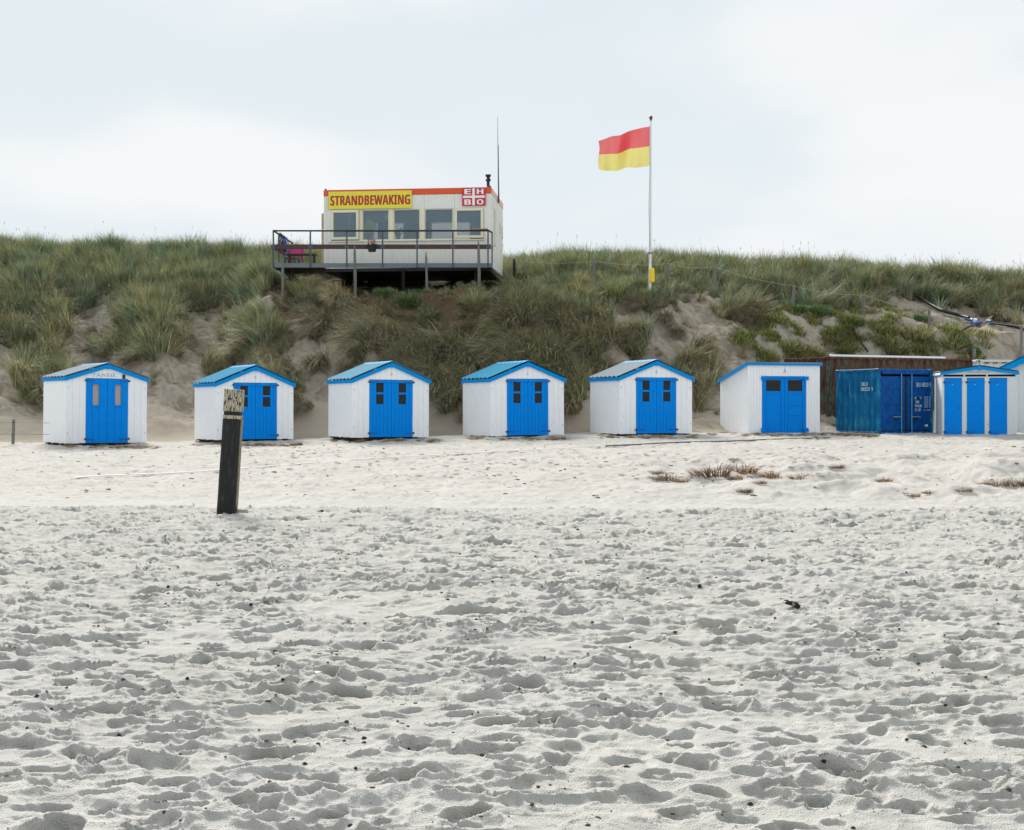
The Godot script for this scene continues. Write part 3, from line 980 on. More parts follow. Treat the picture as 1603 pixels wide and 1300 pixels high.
func build_huts() -> void:
	rng.seed = 21
	gable_hut("white hut with tall curtained windows in smooth blue doors", P(102, 698, 37.9), 38.0, 2.5, 2.05, 2.04, 2.44, 1.30, 2.0, "TANSIE", "tall", M.roof_white).rotate_object_local(Vector3.BACK, -0.010)
	gable_hut("white hut lettered E with blue double doors behind the dark post", P(338, 692, 38.7), 32.0, 2.5, 2.05, 1.80, 2.31, 1.40, 1.79, "E", "plank", M.roof_blue)
	gable_hut("white hut lettered D with blue double doors", P(551, 688.5, 38.0), 28.0, 2.5, 2.08, 1.80, 2.31, 1.41, 1.78, "D", "plank", M.roof_pale).rotate_object_local(Vector3.BACK, -0.006)
	gable_hut("white hut lettered C with bright blue ribbed roof", P(768, 685.5, 38.4), 25.4, 2.5, 2.12, 1.80, 2.29, 1.40, 1.77, "C", "plank", M.roof_blue).rotate_object_local(Vector3.BACK, 0.005)
	gable_hut("white hut lettered B with pale shiny ribbed roof", P(970, 682.5, 38.8), 21.0, 2.5, 2.15, 1.80, 2.29, 1.38, 1.77, "B", "plank", M.roof_white)
	pent_hut()

func pent_hut() -> void:
	var W := 2.5; var S := 2.1; var hf := 2.24; var hb := 1.74
	var corner := P(1171, 680.5, 40.0)
	var hut := thing("beach_hut", "white hut lettered A with flat front edge and panelled blue doors", "beach hut", hut_frame(corner, W, S, 15.0), "beach huts in a row at the dune foot")
	var hx := W / 2; var hz := S / 2; var d2 := 0.765; var dh := 1.82
	var n := 5
	for s in [-1.0, 1.0]:
		for k in n:
			var xa: float = lerpf(d2, hx, float(k) / n) * s; var xb: float = lerpf(d2, hx, float(k + 1) / n) * s
			part(hut, "wall_board", board_mesh(minf(xa, xb), maxf(xa, xb), 0.04 + rng.randf_range(-0.01, 0.01), hf - 0.02, hf - 0.02, 0.018, 0.009), M.white, Transform3D(Basis(), Vector3(0, 0, hz)))
	for k in 14:
		part(hut, "wall_board", board_mesh(lerpf(-d2, d2, k / 14.0), lerpf(-d2, d2, (k + 1) / 14.0), dh + 0.012, hf - 0.02, hf - 0.02, 0.018, 0.009), M.white, Transform3D(Basis(), Vector3(0, 0, hz)))
	var ns := 17
	for k in ns:
		var za := lerpf(-hz, hz - 0.022, float(k) / ns); var zb := lerpf(-hz, hz - 0.022, float(k + 1) / ns)
		var ya := lerpf(hb, hf, (za + hz) / S) - 0.03; var yb := lerpf(hb, hf, (zb + hz) / S) - 0.03
		part(hut, "wall_board", board_mesh(za, zb, 0.04, ya, yb, 0.018, 0.009), M.white_side, side_xf(-hx, true))
		part(hut, "wall_board", board_mesh(-zb, -za, 0.04, yb, ya, 0.018, 0.009), M.white_side, side_xf(hx, false))
	boxp(hut, "back_wall", Vector3(0, hb / 2, -hz + 0.012), Vector3(W - 0.06, hb - 0.08, 0.018), M.white_side, 0.0)
	boxp(hut, "floor", Vector3(0, 0.02, 0), Vector3(W - 0.1, 0.06, S - 0.1), M.dark_wood, 0.004)
	for z in [-hz * 0.7, hz - 0.12]:
		boxp(hut, "skid", Vector3(0, -0.07, z), Vector3(W - 0.12, 0.12, 0.1), M.dark_wood, 0.01)
	var lw := d2 - 0.004
	for s in [-1.0, 1.0]:
		var x0 := -lw - 0.002 if s < 0 else 0.002
		var x1 := -0.002 if s < 0 else lw + 0.002
		var wx0 := x0 + 0.135 if s < 0 else x0 + 0.12
		var leaf := door_leaf(hut, x0, x1, 0.05, dh, hz + 0.012, [wx0, wx0 + 0.5, dh - 0.46, dh - 0.11], M.blue_panel, s < 0, "panel")
		var ys := [0.12, 0.6, 0.92, 1.28] if s > 0 else [0.12, 1.28]
		for k in range(ys.size()):
			boxp(leaf, "panel_moulding", Vector3(wx0 + 0.25, ys[k], 0.006), Vector3(0.52, 0.026, 0.013), M.blue_panel, 0.004)
		for xx in [wx0 - 0.01, wx0 + 0.51]:
			boxp(leaf, "panel_moulding", Vector3(xx, 0.70, 0.006), Vector3(0.026, 1.13, 0.013), M.blue_panel, 0.004)
	for e in [dh - 0.05, 0.12]:
		for s in [-1.0, 1.0]:
			boxp(hut, "door_bar", Vector3(s * (d2 - 0.03), e, hz + 0.06), Vector3(0.17, 0.11, 0.03), M.blue_panel, 0.006)
	boxp(hut, "door_head", Vector3(0, dh - 0.03, hz + 0.03), Vector3(d2 * 2 + 0.02, 0.055, 0.03), M.blue_panel, 0.006)
	boxp(hut, "threshold", Vector3(0, 0.015, hz + 0.02), Vector3(d2 * 2, 0.05, 0.05), M.white, 0.006)
	# sloping roof with a blue edge on the front and down both sides
	var rb := MB.new()
	var th := 0.025
	rb.prism(PackedVector2Array([Vector2(-hz - 0.08, hb - 0.02), Vector2(hz + 0.06, hf + 0.005), Vector2(hz + 0.06, hf + 0.005 + th), Vector2(-hz - 0.08, hb - 0.02 + th)]), -hx - 0.05, hx + 0.05)
	part(hut, "roof_sheet", rb.mesh(), M.roof_white, Transform3D(Basis(Vector3.UP, -PI / 2), Vector3.ZERO))
	boxp(hut, "fascia", Vector3(0, hf - 0.022, hz + 0.048), Vector3(W + 0.11, 0.095, 0.024), M.blue_trim, 0.004)
	for s in [-1.0, 1.0]:
		var fb := MB.new()
		fb.prism(PackedVector2Array([Vector2(-hz - 0.09, hb - 0.10), Vector2(hz + 0.035, hf - 0.075), Vector2(hz + 0.035, hf + 0.026), Vector2(-hz - 0.09, hb + 0.0)]), -0.012, 0.012)
		part(hut, "side_fascia", fb.mesh(), M.blue_trim, Transform3D(Basis(Vector3.UP, -PI / 2), Vector3(s * (hx + 0.062), 0, 0)))
	text(hut, "letter", "A", 0.10, 0.15, Vector3(0.02, 2.0, hz + 0.004), M.ink, "Droid Sans", 400)

# ---------------------------------------------------------------- containers
# corrugated wall in x,y facing +z, x from x0 to x1
func corrugated(x0: float, x1: float, y0: float, y1: float, pitch: float, dep: float) -> ArrayMesh:
	var b := MB.new()
	var n := maxi(1, int(round((x1 - x0) / pitch)))
	var p := (x1 - x0) / n
	for k in n:
		var xs := [0.0, 0.30, 0.5, 0.80, 1.0]
		var zs := [0.0, 0.0, -dep, -dep, 0.0]
		for q in 4:
			var xa: float = x0 + (k + xs[q]) * p; var xb: float = x0 + (k + xs[q + 1]) * p
			b.quad(Vector3(xa, y0, zs[q]), Vector3(xb, y0, zs[q + 1]), Vector3(xb, y1, zs[q + 1]), Vector3(xa, y1, zs[q]))
	return b.mesh()

func container_shell(c: Node3D, W: float, S: float, Hh: float, m: Material, rail: Material, pitch: float, front_wall: bool) -> void:
	var hx := W / 2; var hz := S / 2
	var p := 0.11
	for sx in [-1.0, 1.0]:
		for sz in [-1.0, 1.0]:
			boxp(c, "corner_post", Vector3(sx * (hx - p / 2), Hh / 2, sz * (hz - p / 2)), Vector3(p, Hh - 0.24, p), rail, 0.012)
			for y in [0.06, Hh - 0.06]:
				var cast := boxp(c, "corner_casting", Vector3(sx * (hx - 0.07), y, sz * (hz - 0.07)), Vector3(0.16, 0.118, 0.16), rail, 0.014)
				boxp(cast, "lifting_hole", Vector3(0, 0, sz * 0.081), Vector3(0.05, 0.07, 0.004), M.black, 0.0)
				boxp(cast, "lifting_hole", Vector3(sx * 0.081, 0, 0), Vector3(0.004, 0.07, 0.05), M.black, 0.0)
	for y in [0.07, Hh - 0.05]:
		for s in [-1.0, 1.0]:
			boxp(c, "rail", Vector3(s * (hx - 0.03), y, 0), Vector3(0.05, 0.085, S - 0.3), rail, 0.008)
			boxp(c, "rail", Vector3(0, y, s * (hz - 0.03)), Vector3(W - 0.3, 0.085, 0.05), rail, 0.008)
	var yb := 0.11; var yt := Hh - 0.09
	part(c, "corrugated_wall", corrugated(-hz + p, hz - p, yb, yt, pitch, 0.06), m, Transform3D(Basis(Vector3.UP, -PI / 2), Vector3(-hx + 0.018, 0, 0)))
	part(c, "corrugated_wall", corrugated(-hz + p, hz - p, yb, yt, pitch, 0.036), m, Transform3D(Basis(Vector3.UP, PI / 2), Vector3(hx - 0.018, 0, 0)))
	part(c, "corrugated_wall", corrugated(-hx + p, hx - p, yb, yt, pitch, 0.036), m, Transform3D(Basis(Vector3.UP, PI), Vector3(0, 0, -hz + 0.018)))
	if front_wall:
		part(c, "corrugated_wall", corrugated(-hx + p, hx - p, yb, yt, pitch, 0.036), m, Transform3D(Basis(), Vector3(0, 0, hz - 0.018)))
	boxp(c, "roof_panel", Vector3(0, Hh - 0.03, 0), Vector3(W - 0.12, 0.03, S - 0.12), M.container_roof if not front_wall else m, 0.0)
	boxp(c, "floor", Vector3(0, 0.12, 0), Vector3(W - 0.12, 0.05, S - 0.12), M.dark_wood, 0.0)

func build_containers() -> void:
	# blue storage container with doors to the beach
	var W := 2.2; var S := 2.1; var Hh := 2.1
	var c := thing("storage_container", "small blue steel container with white stencilled door", "container", hut_frame(P(1375, 682, 40.0), W, S, 23.5))
	container_shell(c, W, S, Hh, M.teal_side, M.teal_side, 0.26, false)
	var hz := S / 2
	boxp(c, "door_header", Vector3(0, Hh - 0.10, hz - 0.02), Vector3(W - 0.34, 0.15, 0.045), M.navy, 0.006)
	for s in [-1.0, 1.0]:
		var door := boxp(c, "container_door", Vector3(s * 0.505, 1.0, hz - 0.035), Vector3(0.985, 1.72, 0.045), M.navy, 0.01)
		for y in [-0.60, -0.06, 0.44]:
			boxp(door, "door_rib", Vector3(0, y + 0.18, 0.028), Vector3(0.86, 0.34, 0.014), M.navy, 0.012)
		var rx: float = -s * 0.30
		var rod := MB.new()
		rod.tube([Vector3(rx, -0.92, 0.065), Vector3(rx, 0.95, 0.065)], [0.016], 8)
		part(door, "locking_rod", rod.mesh(), M.rod)
		for y in [-0.80, -0.25, 0.25, 0.80]:
			boxp(door, "rod_bracket", Vector3(rx, y, 0.05), Vector3(0.07, 0.06, 0.045), M.navy, 0.008)
		boxp(door, "handle", Vector3(rx + s * 0.17, -0.42, 0.085), Vector3(0.34, 0.032, 0.018), M.rod, 0.006)
		boxp(door, "lock_box", Vector3(rx + s * 0.2, -0.45, 0.05), Vector3(0.14, 0.16, 0.07), M.black, 0.02)
		for y in [-0.66, -0.1, 0.42, 0.75]:
			boxp(door, "hinge", Vector3(s * 0.47, y, 0.03), Vector3(0.09, 0.1, 0.03), M.navy, 0.008)
		boxp(c, "door_edge", Vector3(s * 0.022, 1.0, hz - 0.008), Vector3(0.03, 1.72, 0.02), M.black, 0.004)
	var dl := boxp(c, "padlock_strap", Vector3(-0.22, 1.05, hz + 0.01), Vector3(0.05, 0.3, 0.03), M.black, 0.01)
	dl.rotation.z = 0.1
	var tz := hz + 0.012
	text(c, "stencil", "SKLU 680220 9", 0.58, 0.13, Vector3(0.68, 1.60, tz + 0.01), M.stencil, "Droid Sans Mono", 400)
	text(c, "stencil", "MAX GR", 0.25, 0.085, Vector3(0.47, 1.175, tz + 0.01), M.stencil, "Droid Sans Mono", 400)
	text(c, "stencil", "TARE", 0.16, 0.085, Vector3(0.43, 1.05, tz + 0.01), M.stencil, "Droid Sans Mono", 400)
	text(c, "stencil", "PAYLOAD", 0.27, 0.085, Vector3(0.48, 0.925, tz + 0.01), M.stencil, "Droid Sans Mono", 400)
	text(c, "stencil", "CU.CAP.", 0.27, 0.085, Vector3(0.47, 0.80, tz + 0.01), M.stencil, "Droid Sans Mono", 400)
	var rows := ["6000 KG", "13230 LB", "1050 KG", "2315 LB", "4950 KG", "10915 LB"]
	for k in 6:
		text(c, "stencil", rows[k], 0.25, 0.042, Vector3(0.84, 1.20 - 0.062 * k, tz + 0.01), M.stencil, "Droid Sans Mono", 400)
	text(c, "stencil", "9.2 CU.M", 0.25, 0.042, Vector3(0.82, 0.79, tz + 0.01), M.stencil, "Droid Sans Mono", 400)
	boxp(c, "door_plate", Vector3(0.80, 0.30, tz + 0.01), Vector3(0.12, 0.07, 0.006), M.stencil, 0.002)
	var blot := MB.new()
	var bp := PackedVector2Array()
	for k in 12:
		var a := TAU * k / 12
		bp.append(Vector2(cos(a) * (0.085 + 0.02 * sin(a * 3)), sin(a) * (0.05 + 0.012 * cos(a * 5)) - 0.02 * cos(a)))
	blot.prism(bp, 0, 0.003)
	part(c, "tar_blot", blot.mesh(), M.black, Transform3D(Basis(), Vector3(0.46, 1.16, tz + 0.014)))
	var st := Node3D.new()
	st.name = "side_stencil"
	st.transform = Transform3D(Basis(Vector3.UP, -PI / 2), Vector3(-W / 2 + 0.015, 0, 0))
	c.add_child(st)
	text(st, "stencil", "SKLU", 0.30, 0.12, Vector3(0.38, 1.62, 0.004), M.stencil, "Droid Sans Mono", 400)
	text(st, "stencil", "680220 9", 0.56, 0.12, Vector3(0.5, 1.46, 0.004), M.stencil, "Droid Sans Mono", 400)

	# long rusty container behind it
	var r := thing("shipping_container", "long rust brown shipping container with faded green paint", "container", hut_frame(P(1296, 679, 44.0), 6.6, 2.44, 25.0))
	container_shell(r, 6.6, 2.44, 2.66, M.rust, M.rust_dark, 0.29, true)
	boxp(r, "corner_cover", Vector3(-3.24, 1.3, 1.20), Vector3(0.2, 2.3, 0.06), M.rust_green, 0.01)
	# white plank lying along its roof edge
	var a := P(1306, 556.5, 43.9); var e := P(1494, 560.5, 46.1)
	var yb := r.transform.origin.y + 2.66
	a.y = yb + 0.03; e.y = yb + 0.03
	var ctr := r.transform * Vector3(-0.55, 2.66 + 0.036, 1.16)
	var pl_ := boxp(self, "white_batten", ctr, Vector3(5.2, 0.07, 0.07), M.white, 0.008)
	pl_.rotation.y = deg_to_rad(25.0)
	tag(pl_, "long white batten lying along the rusty container's roof edge", "batten")

	# white container further along
	var w := thing("white_container", "white corrugated container partly hidden behind the blue door cubicles", "container", hut_frame(P(1531, 676, 46.4), 3.2, 2.3, 6.0))
	container_shell(w, 3.2, 2.3, 2.62, M.white_steel, M.white_steel, 0.28, true)
	for k in 8:
		boxp(w, "vent_slot", Vector3(-1.25 + 0.33 * k, 2.50, 1.152), Vector3(0.2, 0.035, 0.006), M.black, 0.0)

# ---------------------------------------------------------------- cubicles and the last hut
func build_cubicles() -> void:
	var W := 2.2; var S := 1.5; var eave := 1.95; var ridge := 2.12
	var c := thing("changing_cubicles", "low white cabin with three narrow blue doors", "changing cabin", hut_frame(P(1475, 683.5, 39.5), W, S, -10.0))
	var hx := W / 2; var hz := S / 2
	# walls
	var frame := Transform3D(Basis(), Vector3(0, 0, hz))
	var cx := [-0.77, -0.105, 0.555]
	var dw := 0.52; var dh := 1.80
	var edges := [-hx, cx[0] - dw / 2, cx[0] + dw / 2, cx[1] - dw / 2, cx[1] + dw / 2, cx[2] - dw / 2, cx[2] + dw / 2, hx]
	for k in 4:
		var x0: float = edges[k * 2]; var x1: float = edges[k * 2 + 1]
		part(c, "wall_panel", board_mesh(x0, x1, 0.0, dh + 0.01, dh + 0.01, 0.03, 0.004), M.white_panel, frame)
	part(c, "door_lintel", board_mesh(-hx, hx, dh + 0.01, dh + 0.045, dh + 0.045, 0.03, 0.004), M.white_panel, frame)
	for x in [-hx + 0.02, -0.44, 0.225, hx - 0.02]:
		boxp(c, "vent_post", Vector3(x, dh + 0.0775, hz - 0.017), Vector3(0.045, 0.064, 0.03), M.white_panel, 0.003)
	boxp(c, "vent_lining", Vector3(0, dh + 0.08, hz - 0.20), Vector3(W - 0.08, 0.12, 0.01), M.black, 0.0)
	var gb := MB.new()
	gb.prism(PackedVector2Array([Vector2(-hx, dh + 0.11), Vector2(hx, dh + 0.11), Vector2(hx, eave), Vector2(0, ridge), Vector2(-hx, eave)]), -0.03, 0.0)
	part(c, "gable_panel", gb.mesh(), M.white_panel, frame)
	for s in [-1.0, 1.0]:
		for k in 8:
			var za := lerpf(-hz, hz - 0.034, k / 8.0); var zb := lerpf(-hz, hz - 0.034, (k + 1) / 8.0)
			if s < 0:
				part(c, "wall_board", board_mesh(za, zb, 0.0, eave - 0.02, eave - 0.02), M.grey_side, side_xf(-hx, true))
			else:
				part(c, "wall_board", board_mesh(-zb, -za, 0.0, eave - 0.02, eave - 0.02), M.grey_side, side_xf(hx, false))
	boxp(c, "back_wall", Vector3(0, eave / 2, -hz + 0.012), Vector3(W - 0.05, eave - 0.04, 0.02), M.grey_side, 0.0)
	for x in cx:
		var door := boxp(c, "door", Vector3(x, dh / 2, hz - 0.012), Vector3(dw - 0.012, dh - 0.01, 0.03), M.blue_panel, 0.004)
		var disc := MB.new()
		disc.lathe([Vector2(0.0, 0.0), Vector2(0.026, 0.0), Vector2(0.026, 0.006), Vector2(0.0, 0.006)], 14)
		part(door, "door_badge", disc.mesh(), M.badge, Transform3D(Basis(Vector3.RIGHT, PI / 2), Vector3(-0.02, dh / 2 - 0.20, 0.016)))
		for y in [dh / 2 - 0.13, -dh / 2 + 0.14]:
			boxp(door, "hinge", Vector3(-0.13, y, 0.018), Vector3(0.27, 0.03, 0.008), M.hinge_blue, 0.002)
			boxp(door, "hinge_pin", Vector3(-dw / 2 - 0.005, y, 0.022), Vector3(0.045, 0.06, 0.035), M.iron, 0.006)
		boxp(door, "latch", Vector3(dw / 2 - 0.07, -0.02, 0.02), Vector3(0.03, 0.06, 0.02), M.hinge_blue, 0.006)
	for x in [-0.5, -0.42, 0.17, 0.25]:
		boxp(c, "bolt", Vector3(x, dh - 0.12 if x < 0.2 else 0.38, hz + 0.004), Vector3(0.025, 0.025, 0.01), M.iron, 0.003)
	# roof
	var oh := 0.06
	var ev := eave - oh * (ridge - eave) / hx
	for s in [-1.0, 1.0]:
		part(c, "roof_sheet", roof_sheet(Vector2(s * 0.005, ridge + 0.05), Vector2(s * (hx + oh), ev + 0.05), -hz - 0.06, hz + 0.06), M.roof_white)
		part(c, "rake_board", rake_board(0.001 if s > 0 else -hx - oh, (ridge if s > 0 else ev) + 0.045, hx + oh if s > 0 else -0.001, (ev if s > 0 else ridge) + 0.045, 0.09, 0.03), M.blue_trim, Transform3D(Basis(), Vector3(0, 0, hz + 0.066)))
		boxp(c, "eave_board", Vector3(s * (hx + oh - 0.02), ev - 0.005, -0.01), Vector3(0.022, 0.07, S + 0.02), M.white, 0.003)
	boxp(c, "ridge_plate", Vector3(0, ridge - 0.03, hz + 0.062), Vector3(0.09, 0.11, 0.02), M.blue_trim, 0.006)
	text(c, "lettering", "ORIENDZEVALF", 0.66, 0.055, Vector3(-0.02, dh + 0.175, hz + 0.005), M.ink, "Droid Sans", 400)
	# thin wire rising from the ridge
	var wb := MB.new()
	var g := c.transform * Vector3(0.03, ridge + 0.075, hz - 0.1)
	wb.tube([g + Vector3(0, -0.05, 0), g + Vector3(-0.02, 0.08, 0), g + Vector3(-0.10, 0.26, 0)], [0.012], 6)
	var o := part(self, "ridge_cable", wb.mesh(), M.iron)
	tag(o, "short dark cable sticking up from the cubicles' ridge", "cable")

	# the hut beyond, cut by the picture's edge
	var W2 := 2.9; var S2 := 2.2
	var h := thing("beach_hut", "tall grey white hut with scalloped blue rake boards beside the cubicles", "beach hut", hut_frame(P(1571, 684, 42.0), W2, S2, -21.0), "beach huts in a row at the dune foot")
	var x2 := W2 / 2; var z2 := S2 / 2; var e2 := 2.28; var r2 := 3.0
	var n2 := 12
	for k in n2:
		var xa := lerpf(-x2, x2, float(k) / n2); var xb := lerpf(-x2, x2, float(k + 1) / n2)
		part(h, "wall_board", board_mesh(xa, xb, 0.0, 1.82, 1.82), M.white_panel, Transform3D(Basis(), Vector3(0, 0, z2)))
		part(h, "wall_board", board_mesh(xa, xb, 1.86, lerpf(r2, e2, absf(xa) / x2), lerpf(r2, e2, absf(xb) / x2)), M.white_panel, Transform3D(Basis(), Vector3(0, 0, z2)))
	boxp(h, "trim_board", Vector3(0, 1.84, z2 - 0.004), Vector3(W2, 0.038, 0.03), M.grey_side, 0.004)
	for s in [-1.0, 1.0]:
		for k in 11:
			var za := lerpf(-z2, z2 - 0.022, k / 11.0); var zb := lerpf(-z2, z2 - 0.022, (k + 1) / 11.0)
			if s < 0:
				part(h, "wall_board", board_mesh(za, zb, 0.0, e2 - 0.03, e2 - 0.03), M.white_side, side_xf(-x2, true))
			else:
				part(h, "wall_board", board_mesh(-zb, -za, 0.0, e2 - 0.03, e2 - 0.03), M.white_side, side_xf(x2, false))
		part(h, "roof_sheet", roof_sheet(Vector2(s * 0.01, r2 + 0.03), Vector2(s * (x2 + 0.2), e2 - 0.07), -z2 - 0.1, z2 + 0.2), M.roof_blue)
		# scalloped rake board
		var poly := PackedVector2Array()
		var nn := 14
		for k in nn + 1:
			var t := float(k) / nn
			poly.append(Vector2(lerpf(-x2 - 0.2, -0.001, t), lerpf(e2 - 0.1, r2, t) - 0.17 - 0.03 * absf(sin(t * PI * 7.0))))
		poly.append(Vector2(-0.001, r2 + 0.01)); poly.append(Vector2(-x2 - 0.2, e2 - 0.09))
		if s > 0:
			var p2 := PackedVector2Array()
			for k in range(poly.size() - 1, -1, -1):
				p2.append(Vector2(-poly[k].x, poly[k].y))
			poly = p2
		var sb := MB.new()
		sb.prism(poly, -0.025, 0.0)
		part(h, "rake_board", sb.mesh(), M.blue_trim, Transform3D(Basis(), Vector3(0, 0, z2 + 0.2)))
	var hb := MB.new()
	var hp := [P(1593, 630, 40.9), P(1596, 633, 40.9), P(1597, 645, 40.9), P(1597, 657, 40.9), P(1594, 666, 40.9), P(1593, 673, 40.9), P(1595, 677, 40.9)]
	for q in hp.size():
		hp[q].z = (h.transform * Vector3(0, 0, z2)).z + 0.06
	hb.tube(hp, [0.014], 7)
	var ho := part(self, "garden_hose", hb.mesh(), M.iron)
	tag(ho, "thin dark hose hanging down the grey white hut's front", "hose")

# ---------------------------------------------------------------- lifeguard cabin
func window(cab: Node3D, x0: float, x1: float, y0: float, y1: float, z: float, fw: float, m: Material, proud: float, glass: Material) -> void:
	var w := Node3D.new()
	w.name = "window"
	w.transform = Transform3D(Basis(), Vector3(0, 0, z + proud))
	cab.add_child(w, true)
	for e in [[x0, x1, y0, y0 + fw], [x0, x1, y1 - fw, y1], [x0, x0 + fw, y0 + fw, y1 - fw], [x1 - fw, x1, y0 + fw, y1 - fw]]:
		boxp(w, "frame", Vector3((e[0] + e[1]) / 2, (e[2] + e[3]) / 2, 0), Vector3(e[1] - e[0], e[3] - e[2], 0.06), m, 0.008)
	boxp(w, "pane", Vector3((x0 + x1) / 2, (y0 + y1) / 2, -0.01), Vector3(x1 - x0 - fw * 2 + 0.01, y1 - y0 - fw * 2 + 0.01, 0.006), glass, 0.0)

func build_cabin() -> void:
	var W := 6.56; var S := 4.0; var Hh := 3.06
	var bs := Basis(Vector3.UP, deg_to_rad(-6.0))
	var right := P(769, 418, 49.0)
	var xf := Transform3D(bs, right - bs * Vector3(W / 2, 0, S / 2))
	var c := thing("lifeguard_cabin", "cream lifeguard cabin with yellow sign and orange roof band", "cabin", xf)
	var hx := W / 2; var hz := S / 2
	var u := func(px: float) -> float: return (px - 505.0) / 264.0 * W - hx
	var t := 0.07
	var zf := hz - t / 2
	var y1 := 1.08; var y2 := 2.27
	# front wall: panels below and above the window band, posts between
	var pw := [505.0, 512.0, 566.0, 615.0, 664.0, 712.0, 769.0]
	for k in pw.size() - 1:
		var a: float = u.call(pw[k]); var b: float = u.call(pw[k + 1])
		boxp(c, "wall_panel", Vector3((a + b) / 2, y1 / 2, zf), Vector3(b - a - 0.006, y1, t), M.cream, 0.006)
		boxp(c, "wall_panel", Vector3((a + b) / 2, (y2 + Hh - 0.24) / 2, zf), Vector3(b - a - 0.006, Hh - 0.24 - y2, t), M.cream, 0.006)
	var gaps := [[505.0, 517.0], [561.0, 566.0], [608.5, 615.5], [657.5, 664.5], [709.5, 712.0], [757.0, 769.0]]
	for g in gaps:
		var a: float = u.call(g[0]); var b: float = u.call(g[1])
		boxp(c, "window_post", Vector3((a + b) / 2, (y1 + y2) / 2, zf + 0.004), Vector3(b - a, y2 - y1, t), M.cream_frame if g[0] > 510.0 and g[0] < 750.0 else M.cream, 0.006)
	window(c, u.call(517.0), u.call(561.0), y1 + 0.03, y2 - 0.01, hz, 0.10, M.cream_frame, 0.06, M.cabin_glass)
	window(c, u.call(566.0), u.call(608.5), y1, y2, hz - 0.05, 0.035, M.cream_frame, 0.0, M.cabin_glass)
	window(c, u.call(615.5), u.call(657.5), y1, y2, hz - 0.05, 0.035, M.cream_frame, 0.0, M.cabin_glass)
	window(c, u.call(664.5), u.call(709.5), y1, y2, hz - 0.05, 0.035, M.cream_frame, 0.0, M.cabin_glass)
	window(c, u.call(712.0), u.call(757.0), y1 + 0.03, y2 - 0.01, hz, 0.10, M.cream_frame, 0.06, M.cabin_glass)
	boxp(c, "window_sill", Vector3((u.call(513.0) + u.call(759.0)) / 2, y1 - 0.03, hz + 0.03), Vector3(u.call(759.0) - u.call(513.0), 0.05, 0.09), M.cream_frame, 0.008)
	boxp(c, "corner_trim", Vector3(-hx + 0.05, 1.4, hz + 0.012), Vector3(0.10, 2.8, 0.03), M.cream, 0.008)
	# other walls, floor, roof
	boxp(c, "side_wall", Vector3(-hx + t / 2, Hh / 2, -t / 2), Vector3(t, Hh - 0.02, S - t - 0.004), M.cream, 0.004)
	for e in [[-3.2, 3.2, 0.0, 1.1], [-3.2, 3.2, 2.3, Hh - 0.02], [-3.2, -2.4, 1.1, 2.3], [-0.9, 0.3, 1.1, 2.3], [1.9, 3.2, 1.1, 2.3]]:
		boxp(c, "back_wall", Vector3((e[0] + e[1]) / 2, (e[2] + e[3]) / 2, -hz + t / 2), Vector3(e[1] - e[0] - 0.004, e[3] - e[2] - 0.004, t), M.cream_inside, 0.0)
	for e in [[-2.4, -0.9], [0.3, 1.9]]:
		boxp(c, "roller_blind", Vector3((e[0] + e[1]) / 2, 1.7, -hz + t / 2), Vector3(e[1] - e[0] - 0.006, 1.19, 0.006), M.blind, 0.0)
	var rx := hx - t / 2
	boxp(c, "side_wall", Vector3(rx, Hh / 2, 0.98), Vector3(t, Hh - 0.02, S / 2 - t - 0.03), M.cream, 0.004)
	boxp(c, "side_wall", Vector3(rx, Hh / 2, -1.0), Vector3(t, Hh - 0.02, S / 2 - 0.01), M.cream, 0.004)
	boxp(c, "floor", Vector3(0, 0.04, -0.01), Vector3(W - 2 * t - 0.01, 0.08, S - 2 * t), M.dark_wood, 0.0)
	boxp(c, "base_frame", Vector3(0, -0.07, 0), Vector3(W - 0.02, 0.13, S - 0.02), M.steel_black, 0.01)
	boxp(c, "roof_panel", Vector3(0, Hh - 0.06, 0), Vector3(W - 0.16, 0.06, S - 0.16), M.steel_grey, 0.01)
	boxp(c, "roof_band", Vector3(0, Hh - 0.12, hz - 0.03), Vector3(W + 0.02, 0.235, 0.10), M.orange, 0.01)
	boxp(c, "roof_band", Vector3(hx - 0.03, Hh - 0.12, -0.06), Vector3(0.09, 0.235, S - 0.13), M.orange_pale, 0.01)
	boxp(c, "roof_band", Vector3(-hx + 0.03, Hh - 0.12, -0.06), Vector3(0.09, 0.235, S - 0.13), M.orange, 0.01)
	for e in [[-hx + 0.06, 0.05], [hx - 0.05, 0.04], [hx - 0.14, 0.05]]:
		boxp(c, "lifting_eye", Vector3(e[0], Hh + 0.03, hz - 0.05), Vector3(0.07, 0.07, 0.05), M.steel_dark, 0.015)
	# side windows and vents
	var rz := Node3D.new()
	rz.name = "side_openings"
	rz.transform = Transform3D(Basis(Vector3.UP, PI / 2), Vector3(hx, 0, 0))
	c.add_child(rz)
	for e in [[-1.22, -0.72, 1.0, 2.35], [0.75, 1.0, 1.75, 2.02], [1.45, 1.72, 1.62, 1.98]]:
		boxp(rz, "window_frame", Vector3((e[0] + e[1]) / 2, (e[2] + e[3]) / 2, 0.012), Vector3(e[1] - e[0] + 0.12, e[3] - e[2] + 0.12, 0.04), M.cream_frame, 0.008)
		boxp(rz, "pane", Vector3((e[0] + e[1]) / 2, (e[2] + e[3]) / 2, 0.034), Vector3(e[1] - e[0], e[3] - e[2], 0.006), M.hut_glass, 0.0)
	# open door leaf standing out beyond the far corner
	boxp(c, "open_door", Vector3(-hx - 0.10, 1.18, hz - 0.35), Vector3(0.16, 2.05, 0.05), M.beige_door, 0.006)
	# signs
	var sw: float = u.call(645.0) - u.call(513.0)
